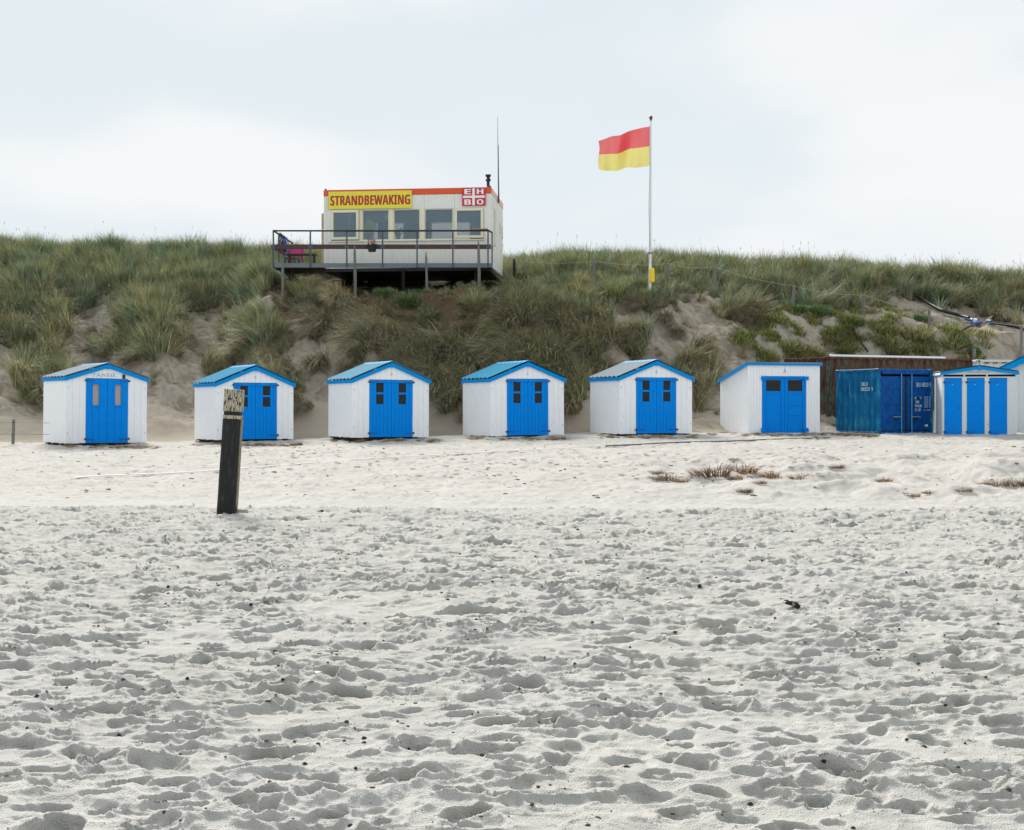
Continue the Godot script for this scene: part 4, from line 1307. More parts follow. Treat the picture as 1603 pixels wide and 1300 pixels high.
	var sc := Vector3((u.call(513.0) + u.call(645.0)) / 2, 2.64, hz + 0.055)
	var sign_ := boxp(c, "sign_board", sc, Vector3(sw, 0.68, 0.04), M.sign_yellow, 0.006)
	text(sign_, "lettering", "STRANDBEWAKING", sw * 0.955, 0.385, Vector3(0, -0.01, 0.022), M.sign_red, "Droid Sans", 700, true)
	var eh := boxp(c, "first_aid_sign", Vector3((u.call(724.0) + u.call(760.5)) / 2, 2.70, hz + 0.055), Vector3(0.905, 0.70, 0.04), M.sign_crimson, 0.006)
	boxp(eh, "cross_bar", Vector3(0, -0.01, 0.022), Vector3(0.84, 0.085, 0.006), M.sign_white, 0.0)
	boxp(eh, "cross_bar", Vector3(-0.01, -0.01, 0.0235), Vector3(0.095, 0.65, 0.006), M.sign_white, 0.0)
	for e in [["E", -0.24, 0.19], ["H", 0.24, 0.19], ["B", -0.24, -0.21], ["O", 0.24, -0.21]]:
		text(eh, "lettering", e[0], 0.25, 0.20, Vector3(e[1], e[2], 0.022), M.sign_white, "Droid Sans", 700, true)
	# flue and aerial
	var fl := MB.new()
	fl.lathe([Vector2(0.0, -0.1), Vector2(0.06, -0.1), Vector2(0.06, 0.30), Vector2(0.10, 0.32), Vector2(0.10, 0.38), Vector2(0.065, 0.41), Vector2(0.065, 0.47), Vector2(0.11, 0.50), Vector2(0.11, 0.56), Vector2(0.0, 0.57)], 14)
	part(c, "flue_pipe", fl.mesh(), M.black, Transform3D(Basis(), Vector3(u.call(762.0), Hh, hz - 0.45)))
	var an := MB.new()
	an.tube([Vector3(0, 0, 0), Vector3(0.0, 0.5, 0), Vector3(-0.01, 1.2, 0), Vector3(-0.02, 2.3, 0), Vector3(-0.03, 2.35, 0), Vector3(-0.035, 3.45, 0)], [0.035, 0.028, 0.024, 0.02, 0.012, 0.006], 8)
	part(c, "aerial", an.mesh(), M.steel_dark, Transform3D(Basis(), Vector3(hx + 0.05, Hh - 0.3, hz - 2.02)))
	boxp(c, "aerial_bracket", Vector3(hx + 0.03, Hh - 0.16, hz - 2.02), Vector3(0.1, 0.06, 0.08), M.steel_dark, 0.01)

	# things inside, seen through the glass
	var put := func(px: float, y: float, z: float) -> Transform3D: return c.transform * Transform3D(Basis(), Vector3(u.call(px), y, z))
	var bd := boxp(self, "notice_board", Vector3.ZERO, Vector3(0.62, 0.85, 0.04), M.navy, 0.01)
	bd.transform = put.call(588.0, 1.62, 0.2)
	tag(bd, "dark blue board standing inside the cabin behind the second pane", "board")
	var lk := boxp(self, "locker", Vector3.ZERO, Vector3(0.55, 1.9, 0.5), M.locker, 0.02)
	lk.transform = put.call(646.0, 1.04, -0.2)
	tag(lk, "dark locker inside the cabin behind the middle pane", "locker")
	var jk := MB.new()
	jk.prism(PackedVector2Array([Vector2(-0.16, -0.4), Vector2(0.15, -0.42), Vector2(0.17, 0.1), Vector2(0.26, -0.05), Vector2(0.3, 0.1), Vector2(0.14, 0.36), Vector2(-0.1, 0.4), Vector2(-0.26, 0.05)]), -0.05, 0.05)
	var jo := part(self, "safety_jacket", jk.mesh(), M.hivis, put.call(571.0, 1.62, 1.2))
	tag(jo, "yellow green safety jacket hanging behind the cabin window", "jacket")
	var bx := boxp(self, "storage_box", Vector3.ZERO, Vector3(0.3, 0.28, 0.25), M.purple, 0.02)
	bx.transform = put.call(571.0, 1.24, 1.75)
	tag(bx, "purple box on the cabin windowsill", "box")
	var cp := MB.new()
	cp.lathe([Vector2(0.0, 0.0), Vector2(0.16, 0.0), Vector2(0.16, 0.02), Vector2(0.10, 0.03), Vector2(0.095, 0.10), Vector2(0.05, 0.14), Vector2(0.0, 0.15)], 14)
	var co := part(self, "peaked_cap", cp.mesh(), M.sign_white, put.call(604.0, 1.98, 1.7))
	tag(co, "white peaked cap on a stand behind the cabin window", "cap")
	rng.seed = 9
	for e in [[621.0, "small green potted plant on the cabin windowsill", Color(0.07, 0.16, 0.05)], [602.0, "white flowering plant on the cabin windowsill", Color(0.75, 0.8, 0.7)]]:
		var pt := thing("potted_plant", e[1], "plant", put.call(e[0], 1.10, 1.72))
		var pb := MB.new()
		pb.lathe([Vector2(0.0, 0.0), Vector2(0.07, 0.0), Vector2(0.09, 0.16), Vector2(0.0, 0.15)], 12)
		part(pt, "pot", pb.mesh(), M.purple)
		var lm: StandardMaterial3D = M.grass.duplicate()
		var col: Color = e[2]
		lm.albedo_color = col.linear_to_srgb()
		part(pt, "foliage", tuft(46, 0.06, 0.2, 0.5, 0.8, 0.7, 0.05, 300 + int(e[0])), lm, Transform3D(Basis(), Vector3(0, 0.16, 0)))

func build_deck() -> void:
	var d := 48.15
	var X := func(px: float) -> float: return (px - CX) / F * d
	var fy := EYE + (HY - 412.0) / F * d
	var xl: float = X.call(428.0); var xr: float = X.call(770.0)
	var dk := thing("viewing_deck", "grey steel framed deck with railing around the cabin", "deck", Transform3D(Basis(), Vector3(0, fy, -d)))
	# origin at the front edge, z runs back as negative
	var L := xr - xl
	for k in 6:
		boxp(dk, "floor_board", Vector3((xl + xr) / 2, -0.02, -0.09 - 0.145 * k), Vector3(L - 0.02, 0.035, 0.138), M.grey_wood, 0.005)
	for k in 14:
		boxp(dk, "floor_board", Vector3(xl + 0.08 + 0.125 * k, -0.02, -2.35), Vector3(0.118, 0.035, 2.9), M.grey_wood, 0.005)
	boxp(dk, "edge_beam", Vector3((xl + xr) / 2, -0.09, 0.012), Vector3(L, 0.17, 0.03), M.steel_grey, 0.006)
	boxp(dk, "edge_beam", Vector3(xl, -0.09, -1.92), Vector3(0.03, 0.17, 3.8), M.steel_grey, 0.006)
	var rb := MB.new()
	rb.prism(PackedVector2Array([Vector2(-1.0, -0.175), Vector2(0.0, -0.175), Vector2(0.0, -0.005), Vector2(-1.0, -0.005)]), -0.015, 0.015)
	part(dk, "edge_beam", rb.mesh(), M.steel_grey, Transform3D(Basis(Vector3.UP, -PI / 2), Vector3(xr, 0, 0)))
	var rt := (HY - 361.5) / F * d + EYE - fy
	var posts := [428.0, 486.0, 543.0, 599.0, 653.0, 709.0, 764.0]
	for p in posts:
		var x: float = X.call(p)
		boxp(dk, "rail_post", Vector3(x, rt / 2 - 0.1, 0.05), Vector3(0.055, rt + 0.16, 0.045), M.steel_dark, 0.006)
		boxp(dk, "post_plate", Vector3(x, 0.60, 0.092), Vector3(0.17, 0.16, 0.014), M.steel_dark, 0.004)
	boxp(dk, "rail_post", Vector3(xr, rt / 2 - 0.08, -0.45), Vector3(0.05, rt + 0.1, 0.05), M.steel_dark, 0.006)
	for z in [-0.75, -2.2, -3.6]:
		boxp(dk, "rail_post", Vector3(xl + 0.06, rt / 2 - 0.08, z), Vector3(0.05, rt + 0.1, 0.05), M.steel_dark, 0.006)
	var hr := MB.new()
	hr.tube([Vector3(xl, rt, 0.05), Vector3((xl + xr) / 2, rt - 0.008, 0.05), Vector3(xr - 0.1, rt, 0.05)], [0.036], 10)
	part(dk, "hand_rail", hr.mesh(), M.steel_black)
	var hr2 := MB.new()
	hr2.tube([Vector3(xl, rt + 0.002, 0.03), Vector3(xl + 0.08, rt, -3.7)], [0.036], 10)
	part(dk, "hand_rail", hr2.mesh(), M.steel_black)
	var hr3 := MB.new()
	hr3.tube([Vector3(xr - 0.12, rt + 0.002, 0.04), Vector3(xr, rt, -0.5)], [0.036], 10)
	part(dk, "hand_rail", hr3.mesh(), M.steel_black)
	boxp(dk, "rail_board", Vector3((xl + xr) / 2, 0.605, 0.076), Vector3(L - 0.06, 0.175, 0.022), M.brown_board, 0.005)
	boxp(dk, "rail_board", Vector3(xl + 0.03, 0.605, -1.85), Vector3(0.022, 0.175, 3.6), M.brown_board, 0.005)
	boxp(dk, "rail_board", Vector3(xr + 0.02, 0.605, -0.25), Vector3(0.022, 0.175, 0.55), M.brown_board, 0.005)
	for x in [xl + 0.5, xl + 2.9, -4.2, -1.4]:
		boxp(dk, "support_post", Vector3(x, -0.78, -1.2), Vector3(0.12, 1.4, 0.12), M.dark_wood, 0.01)
	# light plank lying on the hand rail
	var pk := boxp(self, "pale_plank", Vector3(X.call(751.0), fy + rt + 0.055, -d + 0.05), Vector3(0.62, 0.04, 0.12), M.pale_wood, 0.006)
	tag(pk, "short pale plank lying on the deck hand rail", "plank")
	# stakes in front
	for e in [[555.0, 384.0, 440.0, "weathered stake before the deck, beside the flower pot", 0.055], [667.0, 394.0, 448.0, "thin pointed weathered stake before the deck, lower than the others", 0.045], [749.0, 378.0, 450.0, "tallest weathered stake before the deck, near the cabin corner", 0.055], [442.0, 404.0, 440.0, "short grey stake before the deck's table", 0.06]]:
		var a := P(e[0], e[1], 47.75); var b := P(e[0] + 1.0, e[2], 47.75)
		b.y = minf(b.y, H(b.x, 47.75) - 0.2)
		var sb := MB.new()
		var r: float = e[4]
		sb.tube([b, b.lerp(a, 0.4) + Vector3(0.01, 0, 0), b.lerp(a, 0.86), a], [r * 1.1, r * 1.05, r * 0.9, r * 0.3], 9)
		var o := part(self, "weathered_stake", sb.mesh(), M.grey_wood)
		tag(o, e[3], "stake", "stakes before the deck")
	# flower pot hung on the rail board
	var fp := thing("flower_pot", "black pot of pink flowers hanging on the deck railing", "flower pot", Transform3D(Basis(), Vector3(X.call(583.5), fy + 0.40, -d + 0.24)))
	var pb := MB.new()
	pb.lathe([Vector2(0.0, 0.0), Vector2(0.14, 0.0), Vector2(0.18, 0.23), Vector2(0.0, 0.22)], 14)
	part(fp, "pot", pb.mesh(), M.black)
	var lm: StandardMaterial3D = M.grass.duplicate()
	lm.albedo_color = Color(0.09, 0.16, 0.06).linear_to_srgb()
	part(fp, "foliage", tuft(90, 0.12, 0.10, 0.26, 1.1, 0.8, 0.05, 401), lm, Transform3D(Basis(), Vector3(0, 0.2, 0)))
	rng.seed = 14
	var fb := MB.new()
	for k in 26:
		var p := Vector3(rng.randf_range(-0.2, 0.1), rng.randf_range(0.30, 0.44), rng.randf_range(-0.10, 0.14))
		for q in 5:
			var a := TAU * q / 5
			var dv := Vector3(cos(a), 0.5, sin(a)) * 0.045
			var sv := Vector3(-sin(a), 0, cos(a)) * 0.022
			fb.quad(p, p + dv * 0.6 - sv, p + dv, p + dv * 0.6 + sv)
	part(fp, "blossoms", fb.mesh(), M.pink)
	# table, chairs and clothes on the open side of the deck
	var tb := thing("deck_table", "low brown wooden table on the deck", "table", Transform3D(Basis(), Vector3(X.call(468.0) - 0.05, fy, -d - 0.75)))
	boxp(tb, "table_top", Vector3(0, 0.40, 0), Vector3(1.15, 0.045, 0.45), M.brown_board, 0.008)
	for sx in [-0.45, 0.5]:
		for sz in [-0.18, 0.18]:
			boxp(tb, "leg", Vector3(sx, 0.19, sz), Vector3(0.05, 0.38, 0.05), M.brown_board, 0.005)
	plastic_chair(Vector3(X.call(455.0), fy, -d - 1.35), 0.15, "magenta plastic armchair behind the deck table", M.magenta)
	plastic_chair(Vector3(X.call(441.0), fy, -d - 2.2), 1.4, "dark violet plastic armchair beside the magenta one", M.violet)
	cloth("towel", "dark blue towel hung over the deck side rail", Vector3(xl + 0.09, fy + rt, -d - 1.05), 0.55, 0.62, M.cloth_dark)
	cloth("towel", "bright blue towel hung over the deck side rail", Vector3(xl + 0.09, fy + rt, -d - 2.0), 0.8, 0.5, M.cloth_blue)

func cloth(called: String, label: String, at: Vector3, w: float, drop: float, m: Material) -> void:
	var b := MB.new()
	var prof := [Vector2(0.07, -drop), Vector2(0.055, -drop * 0.5), Vector2(0.045, -0.02), Vector2(0.0, 0.045), Vector2(-0.045, -0.02), Vector2(-0.06, -drop * 0.45), Vector2(-0.075, -drop * 0.8)]
	var n := 10
	for k in n:
		for q in prof.size() - 1:
			var za := -w / 2 + w * k / n; var zb := -w / 2 + w * (k + 1) / n
			var wa := 0.02 * sin(k * 1.9); var wb := 0.02 * sin((k + 1) * 1.9)
			var p: Vector2 = prof[q]; var r: Vector2 = prof[q + 1]
			b.quad(Vector3(p.x + wa, p.y, zb), Vector3(p.x + wa, p.y, za), Vector3(r.x + wa, r.y, za), Vector3(r.x + wb, r.y, zb))
	var o := part(self, called, b.mesh(), m, Transform3D(Basis(), at))
	tag(o, label, "towel", "towels on the deck side rail")

func plastic_chair(at: Vector3, yaw: float, label: String, m: Material) -> void:
	var c := thing("plastic_chair", label, "chair", Transform3D(Basis(Vector3.UP, yaw), at), "plastic chairs on the deck")
	var sb := MB.new()
	sb.box(Vector3(0, 0.43, 0), Vector3(0.46, 0.035, 0.44), 0.014)
	part(c, "seat", sb.mesh(), m)
	var bk := MB.new()
	var poly := PackedVector2Array([Vector2(-0.22, 0.0), Vector2(0.22, 0.0), Vector2(0.24, 0.34), Vector2(0.17, 0.44), Vector2(-0.17, 0.44), Vector2(-0.24, 0.34)])
	bk.prism(poly, -0.014, 0.014)
	part(c, "backrest", bk.mesh(), m, Transform3D(Basis(Vector3.RIGHT, -0.22), Vector3(0, 0.44, -0.2)))
	for s in [-1.0, 1.0]:
		for e in [[0.19, 0.26, 0.66], [-0.19, -0.25, 0.44]]:
			var lb := MB.new()
			lb.tube([Vector3(s * 0.27, 0, e[1]), Vector3(s * 0.235, 0.44, e[0]), Vector3(s * 0.25, e[2], e[0])], [0.02, 0.026, 0.024], 8)
			part(c, "leg", lb.mesh(), m)
		boxp(c, "armrest", Vector3(s * 0.25, 0.665, 0.0), Vector3(0.06, 0.03, 0.46), m, 0.012)

# ---------------------------------------------------------------- flag, fence, pipes
func build_flag() -> void:
	var d := 49.6
	var base := P(1017.5, 443, d)
	base.y = minf(base.y, H(base.x, d)) - 0.2
	var top := P(1019, 188, d)
	var f := thing("flagpole", "white flagpole with a yellow foot box on the dune", "flagpole", Transform3D(Basis(), base))
	var hh := top - base
	var b := MB.new()
	b.tube([Vector3.ZERO, hh * 0.3, hh * 0.65, hh], [0.058, 0.052, 0.044, 0.034], 12)
	part(f, "pole", b.mesh(), M.pole)
	var fin := MB.new()
	fin.lathe([Vector2(0.0, -0.03), Vector2(0.05, -0.02), Vector2(0.04, 0.03), Vector2(0.075, 0.08), Vector2(0.06, 0.14), Vector2(0.0, 0.19)], 12)
	part(f, "finial", fin.mesh(), M.finial, Transform3D(Basis(), hh))
	var bx := P(1018.8, 443, d - 0.08) - base
	var bt := P(1018.8, 419.5, d - 0.08) - base
	boxp(f, "foot_box", (bx + bt) / 2 + Vector3(0.045, 0, 0), Vector3(0.20, (bt - bx).y, 0.16), M.yellow_box, 0.05)
	boxp(f, "clamp", hh * 0.265, Vector3(0.15, 0.06, 0.15), M.steel_grey, 0.015)
	var hl := MB.new()
	var hp := []
	for k in 15:
		var t := k / 14.0
		hp.append(hh * lerpf(0.2, 0.97, t) + Vector3(-0.05 + 0.035 * sin(t * 11.0) * (1.0 - t), 0, 0.065))
	hl.tube(hp, [0.008], 5)
	part(f, "halyard", hl.mesh(), M.rope)
	# the flag: red over yellow, blown towards -x
	var A := P(1017, 198, d); var Bq := P(1017, 259.5, d); var C := P(935, 222.5, d + 0.6); var D := P(939, 266, d + 0.6)
	var fl := thing("flag", "red over yellow beach flag blowing from the pole", "flag", Transform3D(Basis(), A))
	var NU := 34
	for half in 2:
		var mb := MB.new()
		var vs := []
		for q in 13:
			var row := []
			for k in NU + 1:
				var uu := float(k) / NU
				var vv := (q / 12.0 + half) * 0.5
				var p := A.lerp(C, uu).lerp(Bq.lerp(D, uu), vv)
				var ph := uu * 8.5 - vv * 2.6
				p.z += (0.17 * sin(ph) + 0.085 * sin(ph * 2.3 + vv * 5.0)) * smoothstep(0.0, 0.35, uu)
				p.y += 0.10 * sin(uu * PI) * (0.55 - vv) + 0.05 * sin(ph + 1.0) * uu * vv - (0.10 * uu * uu if uu > 0.6 else 0.0) * (vv - 0.3) * (1.0 - uu) * 2.0
				p.y += 0.045 * sin(uu * 9.0) * vv * uu
				p.x += 0.05 * sin(vv * 5.0 + 0.6) * uu
				row.append(p - A)
			vs.append(row)
		var ids := []
		for q in 13:
			var row := []
			for k in NU + 1:
				var q0: Array = vs[maxi(q - 1, 0)]; var q1: Array = vs[mini(q + 1, 12)]
				var nn: Vector3 = (q0[k] - q1[k]).cross(vs[q][maxi(k - 1, 0)] - vs[q][mini(k + 1, NU)]).normalized()
				row.append(mb.vert(vs[q][k], -nn))
			ids.append(row)
		for q in 12:
			for k in NU:
				mb.face(ids[q][k], ids[q][k + 1], ids[q + 1][k + 1])
				mb.face(ids[q][k], ids[q + 1][k + 1], ids[q + 1][k])
		part(fl, "red_half" if half == 0 else "yellow_half", mb.mesh(), M.flag_red if half == 0 else M.flag_yellow)

func build_fence() -> void:
	var posts := [[805.0, 452.0, 406.0], [930.0, 448.0, 407.0], [1045.0, 450.0, 411.0], [1119.0, 462.0, 416.0], [1240.0, 487.0, 446.0], [1352.0, 500.0, 460.0], [1455.0, 522.0, 483.0], [1597.0, 566.0, 508.0], [1720.0, 590.0, 530.0]]
	var said := ["dark stump post of the rope fence beside the cabin", "rope fence post half sunk in marram between cabin and flagpole", "grey rope fence post next to the flagpole", "grey rope fence post above the bare scarp", "leaning rope fence post with bright green plants at its foot", "split grey rope fence post above the rusty container", "thin rope fence post under the sloping black pipe", "tall leaning rope fence post beside the pipe end", "last rope fence post beyond the huts"]
	var tops := []
	for k in posts.size():
		var e: Array = posts[k]
		var p := hit(e[0], e[1], 44.0)
		var d := -p.z
		var top := P(e[0] + (4.0 if k == 4 else (3.0 if k == 7 else 0.0)), e[2], d)
		var b := MB.new()
		var r := 0.062 if k < 8 else 0.05
		b.tube([p - Vector3(0, 0.25, 0), p.lerp(top, 0.5) + Vector3(0.008, 0, 0.01), top], [r * 1.08, r, r * 0.86], 8)
		var o := part(self, "fence_post", b.mesh(), M.grey_wood if k > 0 else M.dark_wood)
		tag(o, said[k], "fence post", "posts of the rope fence")
		tops.append(top - (top - p).normalized() * 0.06 + Vector3(0, 0, 0.055))
	var rb := MB.new()
	var pts := []
	for k in tops.size() - 1:
		for q in 8:
			var t := q / 8.0
			pts.append(tops[k].lerp(tops[k + 1], t) - Vector3(0, 0.10 * sin(PI * t), 0))
	rb.tube(pts, [0.009], 6)
	var ro := part(self, "fence_rope", rb.mesh(), M.rope)
	tag(ro, "thin pale rope strung between the posts on the dune", "rope")
	# stump near the cubicles
	var s0 := hit(1525.0, 566.0, 46.0)
	var st := MB.new()
	st.tube([s0 - Vector3(0, 0.3, 0), s0 + Vector3(0, 0.2, 0), s0 + Vector3(0.01, 0.48, 0)], [0.085, 0.08, 0.07], 9)
	tag(part(self, "wooden_stump", st.mesh(), M.grey_wood), "short grey wooden stump above the container's far end", "stump")
	# post and wires beside the curtained hut
	var a := P(19.5, 702, 38.6); a.y = H(a.x, 38.6) - 0.2
	var t2 := P(21, 657, 38.6)
	var pb := MB.new()
	pb.tube([a, a.lerp(t2, 0.6), t2], [0.05, 0.048, 0.044], 8)
	tag(part(self, "fence_post", pb.mesh(), M.grey_wood), "lone grey fence post standing beside the curtained hut", "fence post", "posts of the wire fence")
	for k in 2:
		var wb := MB.new()
		var y := t2.y - (0.09 if k == 0 else 0.44)
		var w0 := Vector3(-24.0, y + 0.05, -38.5); var w1 := Vector3(a.x, y, -38.54); var w2 := Vector3(-12.7, y, -39.9)
		wb.tube([w0, w0.lerp(w1, 0.5) - Vector3(0, 0.04, 0), w1, w1.lerp(w2, 0.5) - Vector3(0, 0.03, 0), w2], [0.006], 5)
		tag(part(self, "fence_wire", wb.mesh(), M.iron), ["upper", "lower"][k] + " strand of thin wire on the lone grey post", "wire", "wires on the lone post")

func lay(pts: Array, from: float, lift: float) -> Array:
	var out := []
	for p in pts:
		out.append(hit(p[0], p[1], from) + Vector3(0, lift, 0))
	return out

func pipe(called: String, label: String, category: String, pts: Array, r: float, m: Material) -> Node3D:
	var b := MB.new()
	var cv := Curve3D.new()
	for p in pts:
		cv.add_point(p)
	var fine := []
	var ds := []
	for k in pts.size():
		ds.append(pts[k])
	# smooth by Catmull-Rom
	for k in range(ds.size() - 1):
		var p0: Vector3 = ds[maxi(k - 1, 0)]; var p1: Vector3 = ds[k]; var p2: Vector3 = ds[k + 1]; var p3: Vector3 = ds[mini(k + 2, ds.size() - 1)]
		for q in 4:
			fine.append(p1.cubic_interpolate(p2, p0, p3, q / 4.0))
	fine.append(ds[ds.size() - 1])
	b.tube(fine, [r], 10)
	var o := part(self, called, b.mesh(), m)
	tag(o, label, category)
	return o

func build_pipes() -> void:
	var main := lay([[1424, 461], [1440, 473], [1460, 486], [1480, 495], [1500, 501], [1517, 506]], 46.0, 0.2)
	pipe("drain_pipe", "long black pipe sloping down the sandy hollow to blue couplings", "pipe", main, 0.075, M.black_pipe)
	var side := lay([[1526, 513], [1514, 517], [1503, 525], [1491, 530]], 46.0, 0.10)
	pipe("drain_pipe", "short black branch pipe curving from the couplings into the grass", "pipe", side, 0.055, M.black_pipe)
	var tail := lay([[1552, 511], [1570, 513], [1588, 517], [1606, 522], [1640, 528]], 46.0, 0.12)
	pipe("drain_pipe", "black pipe running from the blue coupling past the leaning post", "pipe", tail, 0.065, M.black_pipe)
	pipe("drain_pipe", "thin bent black hose coming out of the slope above the containers", "pipe", lay([[1333, 511], [1336, 521], [1345, 538], [1359, 558]], 45.0, 0.14), 0.035, M.black_pipe)
	pipe("drain_pipe", "thin black hose end beside the rusty container's top", "pipe", lay([[1305, 535], [1314, 546], [1324, 558]], 45.0, 0.05), 0.028, M.black_pipe)
	var c := thing("pipe_coupling", "blue pipe coupling with a white collar and tan spout on sand", "coupling", Transform3D(Basis(), hit(1528, 512, 46.0)))
	var o := c.position
	var q := lay([[1513, 504], [1524, 507], [1536, 511], [1522, 513], [1542, 510], [1556, 500], [1545, 510], [1553, 511]], 46.0, 0.13)
	var specs := [[0, 1, 0.085, M.blue_plastic, "sleeve"], [1, 2, 0.075, M.black_pipe, "joint"], [3, 2, 0.08, M.blue_plastic, "sleeve"], [4, 5, 0.04, M.pale_wood, "spout"], [6, 7, 0.085, M.blue_plastic, "sleeve"]]
	for s in specs:
		var b := MB.new()
		b.tube([q[s[0]] - o, q[s[1]] - o], [s[2]], 12)
		part(c, s[4], b.mesh(), s[3])
	var col := MB.new()
	col.tube([q[1] - o, q[1].lerp(q[2], 0.45) - o], [0.10], 12)
	part(c, "collar", col.mesh(), M.sign_white)

# ---------------------------------------------------------------- on the sand
func build_post() -> void:
	var p := P(355.5, 806, 18.4)
	p.y = sand_height(p.x, 18.4)
	var o := thing("beach_post", "leaning square black timber post with worn cream painted top", "post", Transform3D(Basis(Vector3.FORWARD, deg_to_rad(3.5)) * Basis(Vector3.UP, 0.02), p))
	var w := 0.255
	var segs := [[-0.35, 1.335, 0.0, M.tar_wood, "shaft"], [1.335, 1.385, 0.002, M.flaked_paint, "painted_band"], [1.385, 1.44, -0.010, M.tar_wood, "groove"], [1.44, 1.755, 0.003, M.flaked_paint, "painted_top"]]
	for s in segs:
		var b := MB.new()
		var n := 20 if s[4] == "shaft" else 6
		var N := 24
		var rings := []
		for k in n + 1:
			var y: float = lerpf(s[0], s[1], float(k) / n)
			var ring := []
			for q in N:
				var a := TAU * (q + 0.5) / N
				var e := 9.0
				var sup := pow(pow(absf(cos(a)), e) + pow(absf(sin(a)), e), -1.0 / e)
				var r: float = (w / 2 + s[2]) * sup * lerpf(1.02, 0.985, y / 1.75)
				r += 0.004 * nz.get_noise_3d(cos(a) * 30.0, y * 18.0, sin(a) * 30.0) + 0.003 * nz.get_noise_3d(cos(a) * 90.0, y * 20.0, sin(a) * 90.0)
				if s[4] == "painted_top" and k == n:
					y += 0.008 * nz.get_noise_2d(a * 14.0, 3.0)
				ring.append(Vector3(cos(a) * r, y, sin(a) * r))
			rings.append(ring)
		for k in n:
			for q in N:
				var q2 := (q + 1) % N
				b.quad(rings[k][q2], rings[k][q], rings[k + 1][q], rings[k + 1][q2])
		var top := Vector3(0, s[1], 0)
		for q in N:
			b.tri(rings[n][(q + 1) % N], rings[n][q], top)
		part(o, s[4], b.mesh(), s[3])
	for e in [[-0.03, 1.62], [0.055, 1.64]]:
		var hb := MB.new()
		hb.lathe([Vector2(0.0, 0.0), Vector2(0.014, 0.0), Vector2(0.014, 0.004), Vector2(0.0, 0.004)], 10)
		part(o, "bolt_hole", hb.mesh(), M.black, Transform3D(Basis(Vector3.RIGHT, PI / 2), Vector3(e[0], e[1], w / 2 + 0.003)))
	boxp(o, "worn_edge", Vector3(w / 2 - 0.004, 0.72, -0.02), Vector3(0.02, 1.3, 0.15), M.worn_wood, 0.006)

func lump(sd: int, s: Vector3) -> ArrayMesh:
	rng.seed = sd
	var b := MB.new()
	var N := 9
	var rings := []
	for k in 6:
		var ph := lerpf(-0.5, 1.0, k / 5.0) * PI / 2
		var ring := []
		for q in N:
			var a := TAU * q / N
			var r := cos(ph) * rng.randf_range(0.55, 1.35)
			ring.append(Vector3(cos(a) * r * s.x, sin(ph) * s.y * rng.randf_range(0.6, 1.3), sin(a) * r * s.z))
		rings.append(ring)
	for k in 5:
		for q in N:
			var q2 := (q + 1) % N
			b.quad(rings[k][q2], rings[k][q], rings[k + 1][q], rings[k + 1][q2])
	return b.mesh()

